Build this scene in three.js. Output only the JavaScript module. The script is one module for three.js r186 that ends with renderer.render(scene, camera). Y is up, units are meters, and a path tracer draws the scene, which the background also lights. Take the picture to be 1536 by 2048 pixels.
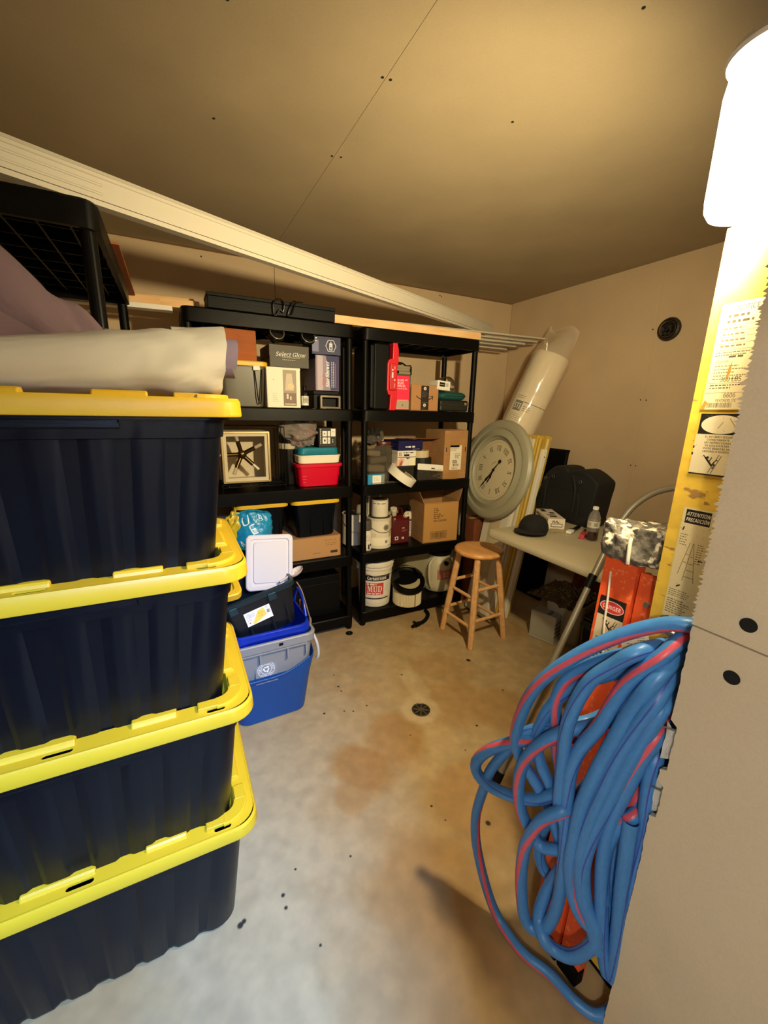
import * as THREE from 'three';
import { RoundedBoxGeometry } from 'three/addons/geometries/RoundedBoxGeometry.js';
import { mergeGeometries, mergeVertices, toCreasedNormals } from 'three/addons/utils/BufferGeometryUtils.js';
import { RectAreaLightUniformsLib } from 'three/addons/lights/RectAreaLightUniformsLib.js';

// ---------------------------------------------------------------- camera, light, exposure
const scene = new THREE.Scene();
const FOCAL = 823, EYE = 1.40, PITCH = -13.9, YAW = -27.0, ROLL = 1.29;
const camera = new THREE.PerspectiveCamera(2 * Math.atan(1024 / FOCAL) * 180 / Math.PI, 1536 / 2048, 0.02, 40);
camera.position.set(0, EYE, 0);
camera.rotation.set(PITCH * Math.PI / 180, YAW * Math.PI / 180, ROLL * Math.PI / 180, 'YXZ');
camera.updateMatrixWorld(true);
const renderer = new THREE.WebGLRenderer({ antialias: true });
renderer.toneMapping = THREE.LinearToneMapping;
renderer.toneMappingExposure = 1.12;
renderer.shadowMap.enabled = true;
RectAreaLightUniformsLib.init();
scene.background = new THREE.Color(0x000000);

// the frosted lamp on the end of the partition
const LAMP = { pos: [0.88, 1.817, -0.427], up: -0.07, color: new THREE.Color().setRGB(1.0, 0.82, 0.47), cd: 11.5, glow: 5 };
const lampLight = new THREE.SpotLight(LAMP.color, LAMP.cd, 0, 88 * Math.PI / 180, 1, 2);     // its holder throws the light down and into the room
lampLight.position.set(...LAMP.pos).y += LAMP.up; lampLight.castShadow = true; lampLight.shadow.radius = 2; lampLight.target.position.set(LAMP.pos[0] + 0.10, LAMP.pos[1] - 0.42, LAMP.pos[2] - 0.93); scene.add(lampLight, lampLight.target);
// daylight from an unseen window behind the camera, placed to light floor and totes
const DAY = { x: 0.15, y: 2.50, z: 1.28, w: 0.50, h: 1.00, color: new THREE.Color().setRGB(0.27, 0.60, 1.35), nits: 195 };
const dayLight = new THREE.RectAreaLight(DAY.color, DAY.nits, DAY.w, DAY.h);
dayLight.position.set(DAY.x, DAY.y, DAY.z - 0.03); dayLight.lookAt(DAY.x, DAY.y, 0); scene.add(dayLight);

// unseen globe lamp behind the camera, placed to light the partition, ladders and hose
const UNSEEN_LAMP = { pos: [-0.80, 1.90, 0.75], color: new THREE.Color().setRGB(1.0, 0.90, 0.72), cd: 3.6 };
const unseenLampLight = new THREE.PointLight(UNSEEN_LAMP.color, UNSEEN_LAMP.cd, 0, 2);
unseenLampLight.position.set(...UNSEEN_LAMP.pos); unseenLampLight.castShadow = true; unseenLampLight.shadow.radius = 2.5; scene.add(unseenLampLight);

// ---------------------------------------------------------------- helpers
let seed = 7;
const rnd = () => { seed = (seed + 0x6d2b79f5) | 0; let t = Math.imul(seed ^ (seed >>> 15), 1 | seed); t = (t + Math.imul(t ^ (t >>> 7), 61 | t)) ^ t; return ((t ^ (t >>> 14)) >>> 0) / 4294967296; };
const V = (x, y, z) => new THREE.Vector3(x, y, z);
const D = Math.PI / 180;
const names = {};
function numbered(n) { const k = names[n] = (names[n] ?? -1) + 1; return k ? n + '_' + String(k).padStart(3, '0') : n; }
function tag(o, label, category, group) { o.userData.label = label; o.userData.category = category; if (group) o.userData.group = group; return o; }
function thing(name, label, category, pos = [0, 0, 0], turn = 0, group) {
  const g = new THREE.Group(); g.name = numbered(name); g.position.set(...pos); g.rotation.y = turn; scene.add(g);
  return tag(g, label, category, group);
}
function part(parent, name, geo, mat, pos, rot, label) {
  const m = new THREE.Mesh(geo, mat); m.name = name; m.castShadow = m.receiveShadow = true;
  if (pos) m.position.set(...pos); if (rot) m.rotation.set(...rot);
  if (label) m.userData.label = label;
  parent.add(m); return m;
}
function solo(name, label, category, geo, mat, pos, rot, group) {
  const m = part(scene, numbered(name), geo, mat, pos, rot); return tag(m, label, category, group);
}
function struct(name, geo, mat, pos, rot) { const m = part(scene, name, geo, mat, pos, rot); m.userData.kind = 'structure'; return m; }
const move = (g, x = 0, y = 0, z = 0) => g.translate(x, y, z);
function turn(g, rx = 0, ry = 0, rz = 0) { if (rx) g.rotateX(rx); if (ry) g.rotateY(ry); if (rz) g.rotateZ(rz); return g; }
// every geometry of a merge as plain non-indexed position/normal/uv
function plain(g) { const r = g.index ? g.toNonIndexed() : g; for (const k of Object.keys(r.attributes)) if (!['position', 'normal', 'uv'].includes(k)) r.deleteAttribute(k); if (!r.attributes.uv) r.setAttribute('uv', new THREE.BufferAttribute(new Float32Array(r.attributes.position.count * 2), 2)); r.clearGroups(); return r; }
const join = (...gs) => mergeGeometries(gs.flat().map(plain));
// uv in metres from the main direction of each face
function uvm(geo, s = 1, swap = false) {
  const g = plain(geo), p = g.attributes.position, uv = g.attributes.uv, a = V(), b = V(), c = V(), n = V();
  for (let i = 0; i < p.count; i += 3) {
    a.fromBufferAttribute(p, i); b.fromBufferAttribute(p, i + 1); c.fromBufferAttribute(p, i + 2);
    n.subVectors(b, a).cross(c.clone().sub(a)); const x = Math.abs(n.x), y = Math.abs(n.y), z = Math.abs(n.z);
    [a, b, c].forEach((q, k) => {
      let u, v; if (x >= y && x >= z) { u = q.z; v = q.y; } else if (y >= z) { u = q.x; v = q.z; } else { u = q.x; v = q.y; }
      if (swap) [u, v] = [v, u]; uv.setXY(i + k, u / s, v / s);
    });
  }
  return g;
}
const box = (w, h, d, r = 0.004, seg = 2) => new RoundedBoxGeometry(w, h, d, seg, Math.min(r, w / 2.01, h / 2.01, d / 2.01));
const boxUp = (w, h, d, r, seg) => move(box(w, h, d, r, seg), 0, h / 2, 0);
const cyl = (r0, r1, h, n = 32, open = false) => new THREE.CylinderGeometry(r0, r1, h, n, 1, open);
const lathe = (pts, n = 40, crease = 0.6) => toCreasedNormals(new THREE.LatheGeometry(pts.map(([r, y]) => new THREE.Vector2(Math.max(r, 1e-5), y)), n), crease);
const curve = (pts, closed = false, tension = 0.5) => new THREE.CatmullRomCurve3(pts.map((p) => p.isVector3 ? p : V(...p)), closed, 'catmullrom', tension);
const tube = (pts, r, seg = 40, rad = 10, closed = false) => new THREE.TubeGeometry(curve(pts, closed), seg, r, rad, closed);
const straight = (a, b, r, n = 14, r2 = r) => { const A = V(...a), B = V(...b), d = B.clone().sub(A); const g = cyl(r2, r, d.length(), n); g.applyQuaternion(new THREE.Quaternion().setFromUnitVectors(V(0, 1, 0), d.clone().normalize())); const m = A.add(B).multiplyScalar(0.5); return move(g, m.x, m.y, m.z); };
// a rectangular bar between two points; up decides how it is turned
function bar(a, b, w, h, up = [0, 1, 0], r = 0.002) {
  const A = V(...a), B = V(...b), d = B.clone().sub(A), L = d.length(), z = d.normalize(), x = V(...up).cross(z).normalize(), y = z.clone().cross(x), m = new THREE.Matrix4().makeBasis(x, y, z).setPosition(A.add(B).multiplyScalar(0.5));
  return box(w, h, L, r).applyMatrix4(m);
}
function extrude(shape, depth, bevel = 0.002, curveSegments = 16) { return new THREE.ExtrudeGeometry(shape, { depth, bevelEnabled: bevel > 0, bevelSize: bevel, bevelThickness: bevel, bevelSegments: 2, curveSegments }); }
function poly(pts) { const s = new THREE.Shape(); pts.forEach(([x, y], i) => i ? s.lineTo(x, y) : s.moveTo(x, y)); s.closePath(); return s; }
function rrShape(w, h, r, Cls = THREE.Shape, cx = 0, cy = 0) { const s = new Cls(), x = cx - w / 2, y = cy - h / 2; s.moveTo(x + r, y); s.lineTo(x + w - r, y); s.absarc(x + w - r, y + r, r, -Math.PI / 2, 0); s.lineTo(x + w, y + h - r); s.absarc(x + w - r, y + h - r, r, 0, Math.PI / 2); s.lineTo(x + r, y + h); s.absarc(x + r, y + h - r, r, Math.PI / 2, Math.PI); s.lineTo(x, y + r); s.absarc(x + r, y + r, r, Math.PI, 1.5 * Math.PI); return s; }
// ring of a rounded rectangle in the xz plane at height y; inset(side, t) pushes a point inwards
function ring(w, d, r, y, { m = 8, k = 6, inset, cx = 0, cz = 0, lift } = {}) {
  const out = [], hw = w / 2, hd = d / 2; r = Math.min(r, hw - 1e-4, hd - 1e-4);
  const sides = [[-hw + r, hd, hw - r, hd, 0, 1], [hw, hd - r, hw, -hd + r, 1, 0], [hw - r, -hd, -hw + r, -hd, 0, -1], [-hw, -hd + r, -hw, hd - r, -1, 0]];
  const cs = [[hw - r, hd - r, 90], [hw - r, -hd + r, 0], [-hw + r, -hd + r, -90], [-hw + r, hd - r, -180]];
  sides.forEach(([x0, z0, x1, z1, nx, nz], s) => {
    for (let i = 0; i <= m; i++) { const t = i / m, q = inset ? inset(s, t) : 0; out.push(V(cx + x0 + (x1 - x0) * t - nx * q, y, cz + z0 + (z1 - z0) * t - nz * q)); }
    const [ax, az, a0] = cs[s];
    for (let i = 1; i < k; i++) { const a = (a0 - 90 * i / k) * D; out.push(V(cx + ax + r * Math.cos(a), y, cz + az + r * Math.sin(a))); }
  });
  if (lift) out.forEach((p) => { p.y += lift(p); });
  return out;
}
function loft(rings, { capA = false, capB = false, crease = 0.7, closed = false } = {}) {
  const P = [], tri = (a, b, c) => P.push(a.x, a.y, a.z, b.x, b.y, b.z, c.x, c.y, c.z), n = rings[0].length;
  const R = closed ? [...rings, rings[0]] : rings;
  for (let i = 0; i + 1 < R.length; i++) for (let j = 0; j < n; j++) { const a = R[i][j], b = R[i][(j + 1) % n], c = R[i + 1][(j + 1) % n], d = R[i + 1][j]; tri(a, b, c); tri(a, c, d); }
  const cap = (r, flip) => { const c = r.reduce((s, p) => s.add(p), V(0, 0, 0)).divideScalar(n); for (let j = 0; j < n; j++) flip ? tri(c, r[(j + 1) % n], r[j]) : tri(c, r[j], r[(j + 1) % n]); };
  if (capA) cap(rings[0], true); if (capB) cap(rings[rings.length - 1], false);
  const g = new THREE.BufferGeometry(); g.setAttribute('position', new THREE.Float32BufferAttribute(P, 3)); g.computeVertexNormals();
  const out = toCreasedNormals(g, crease); out.setAttribute('uv', new THREE.BufferAttribute(new Float32Array(out.attributes.position.count * 2), 2)); return uvm(out);
}
// grid surface f(u,v) -> Vector3
function surf(f, nu, nv) {
  const P = [], T = [], I = [];
  for (let j = 0; j <= nv; j++) for (let i = 0; i <= nu; i++) { const p = f(i / nu, j / nv); P.push(p.x, p.y, p.z); T.push(i / nu, j / nv); }
  for (let j = 0; j < nv; j++) for (let i = 0; i < nu; i++) { const a = j * (nu + 1) + i, b = a + 1, c = a + nu + 1, d = c + 1; I.push(a, b, d, a, d, c); }
  const g = new THREE.BufferGeometry(); g.setAttribute('position', new THREE.Float32BufferAttribute(P, 3)); g.setAttribute('uv', new THREE.Float32BufferAttribute(T, 2)); g.setIndex(I); g.computeVertexNormals(); return g;
}
// points of the photograph taken to a plane of the room
function pixelRay(u, v) { return V((u - 768) / FOCAL, (1024 - v) / FOCAL, -1).applyEuler(camera.rotation); }
const eye = V(0, EYE, 0);
const PX = (u, v, x) => { const d = pixelRay(u, v); return d.multiplyScalar(x / d.x).add(eye); };
const PY = (u, v, y) => { const d = pixelRay(u, v); return d.multiplyScalar((y - EYE) / d.y).add(eye); };
const PZ = (u, v, z) => { const d = pixelRay(u, v); return d.multiplyScalar(z / d.z).add(eye); };
// ---- noise
function hash(x, y, s) { let h = Math.imul(x, 374761393) ^ Math.imul(y, 668265263) ^ Math.imul(s, 2147483647); h = Math.imul(h ^ (h >>> 13), 1274126177); return ((h ^ (h >>> 16)) >>> 0) / 4294967296; }
function vnoise(x, y, per, s) { const xi = Math.floor(x), yi = Math.floor(y), f = x - xi, g = y - yi, u = f * f * (3 - 2 * f), v = g * g * (3 - 2 * g), w = (a) => ((a % per) + per) % per, x0 = w(xi), x1 = w(xi + 1), y0 = w(yi), y1 = w(yi + 1); const a = hash(x0, y0, s), b = hash(x1, y0, s), c = hash(x0, y1, s), d = hash(x1, y1, s); return a + (b - a) * u + (c - a) * v + (a - b - c + d) * u * v; }
function fbm(x, y, per, s, oct) { let t = 0, a = 0.5, n = 0; for (let o = 0; o < oct; o++) { t += a * vnoise(x, y, per, s + o); n += a; a *= 0.5; x *= 2; y *= 2; per *= 2; } return t / n; }
const clamp = (x, a = 0, b = 1) => Math.min(b, Math.max(a, x));
const sstep = (a, b, x) => { const t = clamp((x - a) / (b - a)); return t * t * (3 - 2 * t); };
function dataTex(n, fn, srgb = true, rep = 1) {
  const d = new Uint8Array(n * n * 4);
  for (let j = 0; j < n; j++) for (let i = 0; i < n; i++) { const c = fn(i / n, j / n), k = (j * n + i) * 4; for (let q = 0; q < 3; q++) d[k + q] = clamp(Array.isArray(c) ? c[q] : c) * 255; d[k + 3] = 255; }
  const t = new THREE.DataTexture(d, n, n); t.wrapS = t.wrapT = THREE.RepeatWrapping; t.magFilter = THREE.LinearFilter; t.minFilter = THREE.LinearMipmapLinearFilter; t.generateMipmaps = true; if (srgb) t.colorSpace = THREE.SRGBColorSpace; t.repeat.set(rep, rep); t.needsUpdate = true; return t;
}
function canvasTex(w, h, draw) { const c = document.createElement('canvas'); c.width = w; c.height = h; const x = c.getContext('2d'); draw(x, w, h); const t = new THREE.CanvasTexture(c); t.colorSpace = THREE.SRGBColorSpace; t.anisotropy = 4; return t; }
const grainBump = dataTex(256, (x, y) => fbm(x * 24, y * 24, 24, 3, 4), false);
const paperBump = dataTex(512, (x, y) => fbm(x * 40, y * 40, 40, 11, 4) * 0.7 + 0.3 * fbm(x * 6, y * 6, 6, 5, 2), false);
const tint = (c, k) => c.map((v) => v * k);
// ---- materials
const M = {};
const std = (o) => new THREE.MeshStandardMaterial(o);
const dim = (hex, rough, spec = 0.35) => new THREE.MeshPhysicalMaterial({ color: hex, roughness: rough, specularIntensity: spec, bumpMap: grainBump, bumpScale: 0.0003 });
const grained = (hex, rough, o = {}) => std({ color: hex, roughness: rough, bumpMap: grainBump, bumpScale: 0.0004, ...o });
M.blackPlastic = dim(0x080707, 0.42);
M.shelfPlastic = dim(0x060504, 0.42, 0.3);
M.toteBlack = dim(0x060a10, 0.34, 0.5);
M.yellow = grained(0xdcae1e, 0.45);
M.metal = std({ color: 0x9a958a, metalness: 0.9, roughness: 0.35 });
M.chrome = std({ color: 0xb9b5ac, metalness: 1, roughness: 0.18 });
M.black = dim(0x050504, 0.5);
M.rubber = dim(0x060606, 0.75);
M.white = grained(0xe9e4d8, 0.5);
M.clear = new THREE.MeshPhysicalMaterial({ color: 0xf4f2ea, roughness: 0.12, transmission: 1, thickness: 0, ior: 1.4, side: THREE.DoubleSide });
M.clearHaze = new THREE.MeshPhysicalMaterial({ color: 0xeeeae0, roughness: 0.14, transmission: 0.97, thickness: 0, ior: 1.3, side: THREE.DoubleSide });
const cardTex = dataTex(512, (x, y) => { const n = 0.82 + 0.18 * fbm(x * 12, y * 12, 12, 31, 4) + 0.05 * (vnoise(x * 8, y * 200, 8 * 200, 9) - 0.5); return [0.72 * n, 0.53 * n, 0.33 * n]; });
M.card = std({ map: cardTex, roughness: 0.85, bumpMap: grainBump, bumpScale: 0.0005 });
M.cardDark = std({ map: cardTex, color: 0xb8a596, roughness: 0.9 });
M.cardOrange = std({ map: cardTex, color: 0xf2b48c, roughness: 0.8 });
M.cardRed = std({ map: cardTex, color: 0xb58672, roughness: 0.85 });
function woodTex(a, b, s, stretch = 14) { return dataTex(512, (x, y) => { const w = fbm(x * 2, y * 2, 2, s, 2) * 0.5, g = vnoise(x * 6 * stretch / 4 + w * 8, y * 4, 999, s + 5), f = fbm(x * 70, y * 6, 70, s + 9, 3), k = 0.55 * g + 0.45 * f; return a.map((v, i) => v + (b[i] - v) * k); }); }
const oakTex = woodTex([0.90, 0.72, 0.50], [0.78, 0.57, 0.36], 41), pineTex = woodTex([0.95, 0.80, 0.60], [0.86, 0.66, 0.43], 61);
M.oak = std({ map: oakTex, roughness: 0.4, bumpMap: grainBump, bumpScale: 0.0003 });
M.pine = std({ map: pineTex, roughness: 0.6, bumpMap: grainBump, bumpScale: 0.0004 });
const decalMat = (t, o = {}) => std({ map: t, roughness: 0.55, ...o });
// flat printed label lying on a face: w x h, facing +z before rot
const printOn = (parent, name, w, h, t, pos, rot, o) => part(parent, name, new THREE.PlaneGeometry(w, h), decalMat(t, o), pos, rot);
// label wrapped round a can of radius r
const wrapOn = (parent, name, r, h, a0, a1, t, pos, o) => part(parent, name, new THREE.CylinderGeometry(r, r, h, 32, 1, true, a0, a1 - a0), decalMat(t, o), pos);
function lines(x, x0, y0, w, n, gap, s, color = '#555') { x.fillStyle = color; for (let i = 0; i < n; i++) { let p = x0; const end = x0 + w * (0.6 + 0.4 * rnd()); while (p < end) { const l = s * (1 + 3 * rnd()); x.fillRect(p, y0 + i * gap, Math.min(l, end - p), s); p += l + s * 0.9; } } }
function bars(x, x0, y0, w, h, color = '#222') { x.fillStyle = color; let p = x0; while (p < x0 + w) { const l = 1 + Math.floor(rnd() * 4); x.fillRect(p, y0, l, h); p += l + 1 + Math.floor(rnd() * 4); } }
function text(x, s, px, py, size, color = '#222', style = '', align = 'center', fam = 'sans-serif', maxW) { x.fillStyle = color; x.font = `${style} ${size}px ${fam}`; x.textAlign = align; x.textBaseline = 'middle'; maxW ? x.fillText(s, px, py, maxW) : x.fillText(s, px, py); }

// ---------------------------------------------------------------- the room
const H = 2.273, X1 = 2.60, X0 = -0.74, ZB = -2.85, ZF = 0.2, XP = 0.775, ZP = -0.335;
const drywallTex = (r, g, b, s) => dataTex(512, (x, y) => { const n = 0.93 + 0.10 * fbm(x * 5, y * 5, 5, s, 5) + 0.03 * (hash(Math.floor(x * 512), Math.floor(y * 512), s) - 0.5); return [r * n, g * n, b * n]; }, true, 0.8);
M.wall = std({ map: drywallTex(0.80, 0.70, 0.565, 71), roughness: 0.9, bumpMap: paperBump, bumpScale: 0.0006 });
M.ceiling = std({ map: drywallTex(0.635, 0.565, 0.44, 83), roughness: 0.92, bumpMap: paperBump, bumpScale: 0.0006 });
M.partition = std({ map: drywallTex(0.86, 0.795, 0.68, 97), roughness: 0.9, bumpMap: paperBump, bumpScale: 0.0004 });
M.hole = std({ color: 0x0c0a08, roughness: 0.9 });
M.gypsum = std({ color: 0xd9d5cb, roughness: 0.95, bumpMap: grainBump, bumpScale: 0.001 });
M.stud = std({ map: pineTex, color: 0xcbb59a, roughness: 0.8 });

// concrete: real stains, drips and the patched ring round the drain
const specks = [[676, 1373, 4], [682, 1382, 4], [648, 1427, 5], [688, 1422, 3], [706, 1422, 4], [733, 1411, 4], [667, 1350, 3], [953, 1451, 5], [565, 1790, 6], [571, 1815, 6], [480, 1850, 9], [487, 1842, 7], [862, 1612, 5], [975, 1646, 8], [936, 1320, 10], [700, 1712, 4], [803, 1349, 4], [590, 1738, 4], [820, 1470, 3], [1005, 1380, 4], [890, 1640, 3], [640, 1890, 4], [930, 1500, 3]].map(([u, v, r]) => { const p = PY(u, v, 0); return [p.x, p.z, r * 0.00045 * Math.hypot(p.x, p.z, EYE)]; });
const stains = [[725, 1535, 0.16, 0.8], [790, 1480, 0.20, 0.6], [880, 1330, 0.18, 0.35], [700, 1590, 0.10, 0.6], [960, 1600, 0.25, 0.5], [850, 1780, 0.25, 0.55], [900, 1960, 0.25, 0.5], [1000, 1420, 0.2, 0.5]].map(([u, v, r, k]) => { const p = PY(u, v, 0); return [p.x, p.z, r, k]; });
const drainAt = PY(842, 1420, 0);
const FX = -0.8, FZ = -2.95, FS = 3.5;
const floorTex = dataTex(1536, (uu, vv) => {
  const x = FX + uu * FS, z = FZ + vv * FS, n = fbm(uu * 9, vv * 9, 9, 101, 6), fine = fbm(uu * 90, vv * 90, 90, 131, 3), mot = fbm(uu * 22, vv * 22, 22, 151, 5);
  let st = sstep(0.42, 0.66, n) * 0.45;
  for (const [sx, sz, r, k] of stains) { const d = Math.hypot(x - sx, z - sz) / r * (0.62 + 0.9 * mot); st = Math.max(st, k * (1 - sstep(0.55, 1.05, d))); }
  const pale = sstep(0.52, 0.7, fbm(uu * 6 + 3, vv * 6 + 2, 6, 171, 5)) * 0.5;
  st *= 1 - pale;
  let c = [0.70, 0.60, 0.44], b = [0.63, 0.46, 0.255];
  c = c.map((v, i) => v + (b[i] - v) * st);
  const dd = Math.hypot(x - drainAt.x, z - drainAt.z), ringP = (1 - sstep(0.075, 0.11, dd * (0.7 + 0.6 * mot))) * 0.6;
  const up = Math.hypot((x - 1.02) / 0.06, (z + 1.62) / 0.14) * (0.55 + 0.9 * mot), upP = (1 - sstep(0.7, 1.1, up)) * 0.45;
  const pp = Math.max(ringP, upP); c = c.map((v, i) => v + ([0.78, 0.70, 0.57][i] - v) * pp);
  let k = 0.90 + 0.16 * fine + 0.05 * (mot - 0.5);
  for (const [sx, sz, r] of specks) { const d = Math.hypot(x - sx, (z - sz)) / r; if (d < 2) k *= 0.22 + 0.78 * sstep(0.7, 1.5, d * (0.7 + 0.6 * fine)); }
  return c.map((v) => v * k);
});
M.floor = std({ map: floorTex, roughness: 0.62, bumpMap: paperBump, bumpScale: 0.0008 });
{ // the floor of the store room and of the unseen stairwell behind it
  const g = new THREE.BoxGeometry(FS, 0.1, FS), p = g.attributes.position, uv = g.attributes.uv;
  g.translate(FX + FS / 2, -0.05, FZ + FS / 2); for (let i = 0; i < p.count; i++) uv.setXY(i, (p.getX(i) - FX) / FS, (p.getZ(i) - FZ) / FS);
  struct('floor', g, M.floor);
  const c2 = std({ map: drywallTex(0.66, 0.60, 0.53, 111), roughness: 0.7 });
  struct('floor_unseen_stairwell', uvm(new THREE.BoxGeometry(2.2, 0.1, 0.9)), c2, [0.0, -0.05, 0.55 + 0.45]);
}
function group(name) { const g = new THREE.Group(); g.name = name; g.userData.kind = 'structure'; scene.add(g); return g; }
const screwGeo = cyl(0.0042, 0.0042, 0.002, 12);
{ // ceiling of drywall sheets, a seam along x = 0.60, screw heads left unfilled
  const c = group('ceiling'), t = 0.012, z0 = ZB - 0.05, z1 = 0.3;
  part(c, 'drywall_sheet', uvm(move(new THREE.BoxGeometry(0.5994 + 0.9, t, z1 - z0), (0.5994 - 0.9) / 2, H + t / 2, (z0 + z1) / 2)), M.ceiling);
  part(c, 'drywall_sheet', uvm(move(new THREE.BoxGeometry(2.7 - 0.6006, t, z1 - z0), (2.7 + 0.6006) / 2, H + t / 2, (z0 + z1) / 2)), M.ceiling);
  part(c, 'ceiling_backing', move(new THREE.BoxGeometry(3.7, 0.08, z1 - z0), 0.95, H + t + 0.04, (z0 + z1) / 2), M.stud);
  for (const [x, z] of [[0.201, -1.626], [1.022, -1.191], [1.009, -0.776], [0.192, -1.195], [0.591, -1.227], [0.614, -1.224], [0.60 - 0.008, -1.632], [0.623, -1.623]]) part(c, 'screw', screwGeo, M.hole, [x, H, z]);
}
{ // back wall
  const w = group('wall_back'), t = 0.012;
  part(w, 'drywall_sheet', uvm(move(new THREE.BoxGeometry(0.6485 - X0, H - 0.006, t), (0.6485 + X0) / 2, (H - 0.006) / 2, ZB - t / 2)), M.wall);
  part(w, 'drywall_sheet', uvm(move(new THREE.BoxGeometry(X1 - 0.002 - 0.6515, H - 0.006, t), (X1 - 0.002 + 0.6515) / 2, (H - 0.006) / 2, ZB - t / 2)), M.wall);
  part(w, 'wall_backing', move(new THREE.BoxGeometry(3.6, H, 0.08), 0.95, H / 2, ZB - t - 0.04), M.stud);
  for (const [x, y] of [[0.234, 2.235], [1.883, 2.245], [1.897, 2.238]]) part(w, 'screw', screwGeo, M.hole, [x, y, ZB], [Math.PI / 2, 0, 0]);
}
{ // right wall
  const w = group('wall_right'), t = 0.012, zj = -1.622;
  part(w, 'drywall_sheet', uvm(move(new THREE.BoxGeometry(t, H, zj - 0.0003 - ZB), X1 + t / 2, H / 2, (zj - 0.0003 + ZB) / 2)), M.wall);
  part(w, 'drywall_sheet', uvm(move(new THREE.BoxGeometry(t, H, ZF - zj - 0.0003), X1 + t / 2, H / 2, (ZF + zj + 0.0003) / 2)), M.wall);
  part(w, 'wall_backing', move(new THREE.BoxGeometry(0.08, H, 3.2), X1 + t + 0.04, H / 2, -1.35), M.stud);
  for (const [y, z] of [[1.496, -1.644], [1.494, -1.608], [1.092, -1.638], [1.093, -1.606], [0.7, -1.64], [0.7, -1.605], [1.9, -1.64], [1.9, -1.605]]) part(w, 'screw', screwGeo, M.hole, [X1, y, z], [0, 0, Math.PI / 2]);
}
struct('wall_left', uvm(move(new THREE.BoxGeometry(0.1, H, 3.2), X0 - 0.05, H / 2, -1.35)), M.wall);
struct('wall_unseen_front', uvm(join(move(new THREE.BoxGeometry(2.7 - 0.29, H, 0.1), (2.7 + 0.29) / 2, H / 2, ZF + 0.05), move(new THREE.BoxGeometry(0.54, H, 0.1), X0 + 0.17, H / 2, ZF + 0.05), move(new THREE.BoxGeometry(0.8, H - 1.76, 0.1), 0.0, (H + 1.76) / 2, ZF + 0.05))), M.wall);  // out of view; jambs and header set to cut the daylight
const HS = 3.3;                                                            // height of the unseen stairwell, shaped to hold the daylight window
struct('wall_unseen_stairwell_left', uvm(move(new THREE.BoxGeometry(0.1, HS, 1.2), -0.95, HS / 2, 0.85)), M.wall);
struct('wall_unseen_stairwell_right', uvm(move(new THREE.BoxGeometry(0.1, HS, 1.2), 0.95, HS / 2, 0.85)), M.wall);
struct('wall_unseen_stairwell_front', uvm(move(new THREE.BoxGeometry(2.0, HS - H, 0.1), 0, (HS + H) / 2, ZF + 0.05)), M.wall);
struct('ceiling_unseen_stairwell', uvm(move(new THREE.BoxGeometry(2.0, 0.1, 1.3), 0, HS + 0.05, 0.85)), M.wall);
{
  const s = rrShape(2.0, HS, 0.001, THREE.Shape, 0, HS / 2); s.holes.push(rrShape(DAY.w + 0.06, DAY.h + 0.06, 0.002, THREE.Path, DAY.x, DAY.y));
  struct('wall_unseen_stairwell_end', uvm(move(extrude(s, 0.1, 0), 0, 0, 1.25)), M.wall);
  const w = group('unseen_window_1'), fr = rrShape(DAY.w + 0.058, DAY.h + 0.058, 0.004, THREE.Shape, DAY.x, DAY.y); fr.holes.push(rrShape(DAY.w, DAY.h, 0.006, THREE.Path, DAY.x, DAY.y));  // window out of view, set high to light the floor
  part(w, 'window_frame', move(extrude(fr, 0.05, 0.0015), 0, 0, 1.27), M.white);
  part(w, 'pane', new THREE.BoxGeometry(DAY.w, DAY.h, 0.01), std({ color: 0xffffff, roughness: 0.4, emissive: DAY.color, emissiveIntensity: 3 }), [DAY.x, DAY.y, DAY.z + 0.01]);
}
{
  const l = group('unseen_globe_lamp'); l.position.set(...UNSEEN_LAMP.pos);  // lamp out of view, lights the partition side
  part(l, 'globe', new THREE.SphereGeometry(0.055, 32, 20), std({ color: 0xffffff, roughness: 0.4, emissive: UNSEEN_LAMP.color, emissiveIntensity: 4 }));
  part(l, 'wall_plate', join(turn(cyl(0.05, 0.05, 0.012), 0, 0, Math.PI / 2).translate(-0.093, 0, 0), straight([-0.09, 0, 0], [-0.05, 0, 0], 0.02)), M.white);
}
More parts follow.
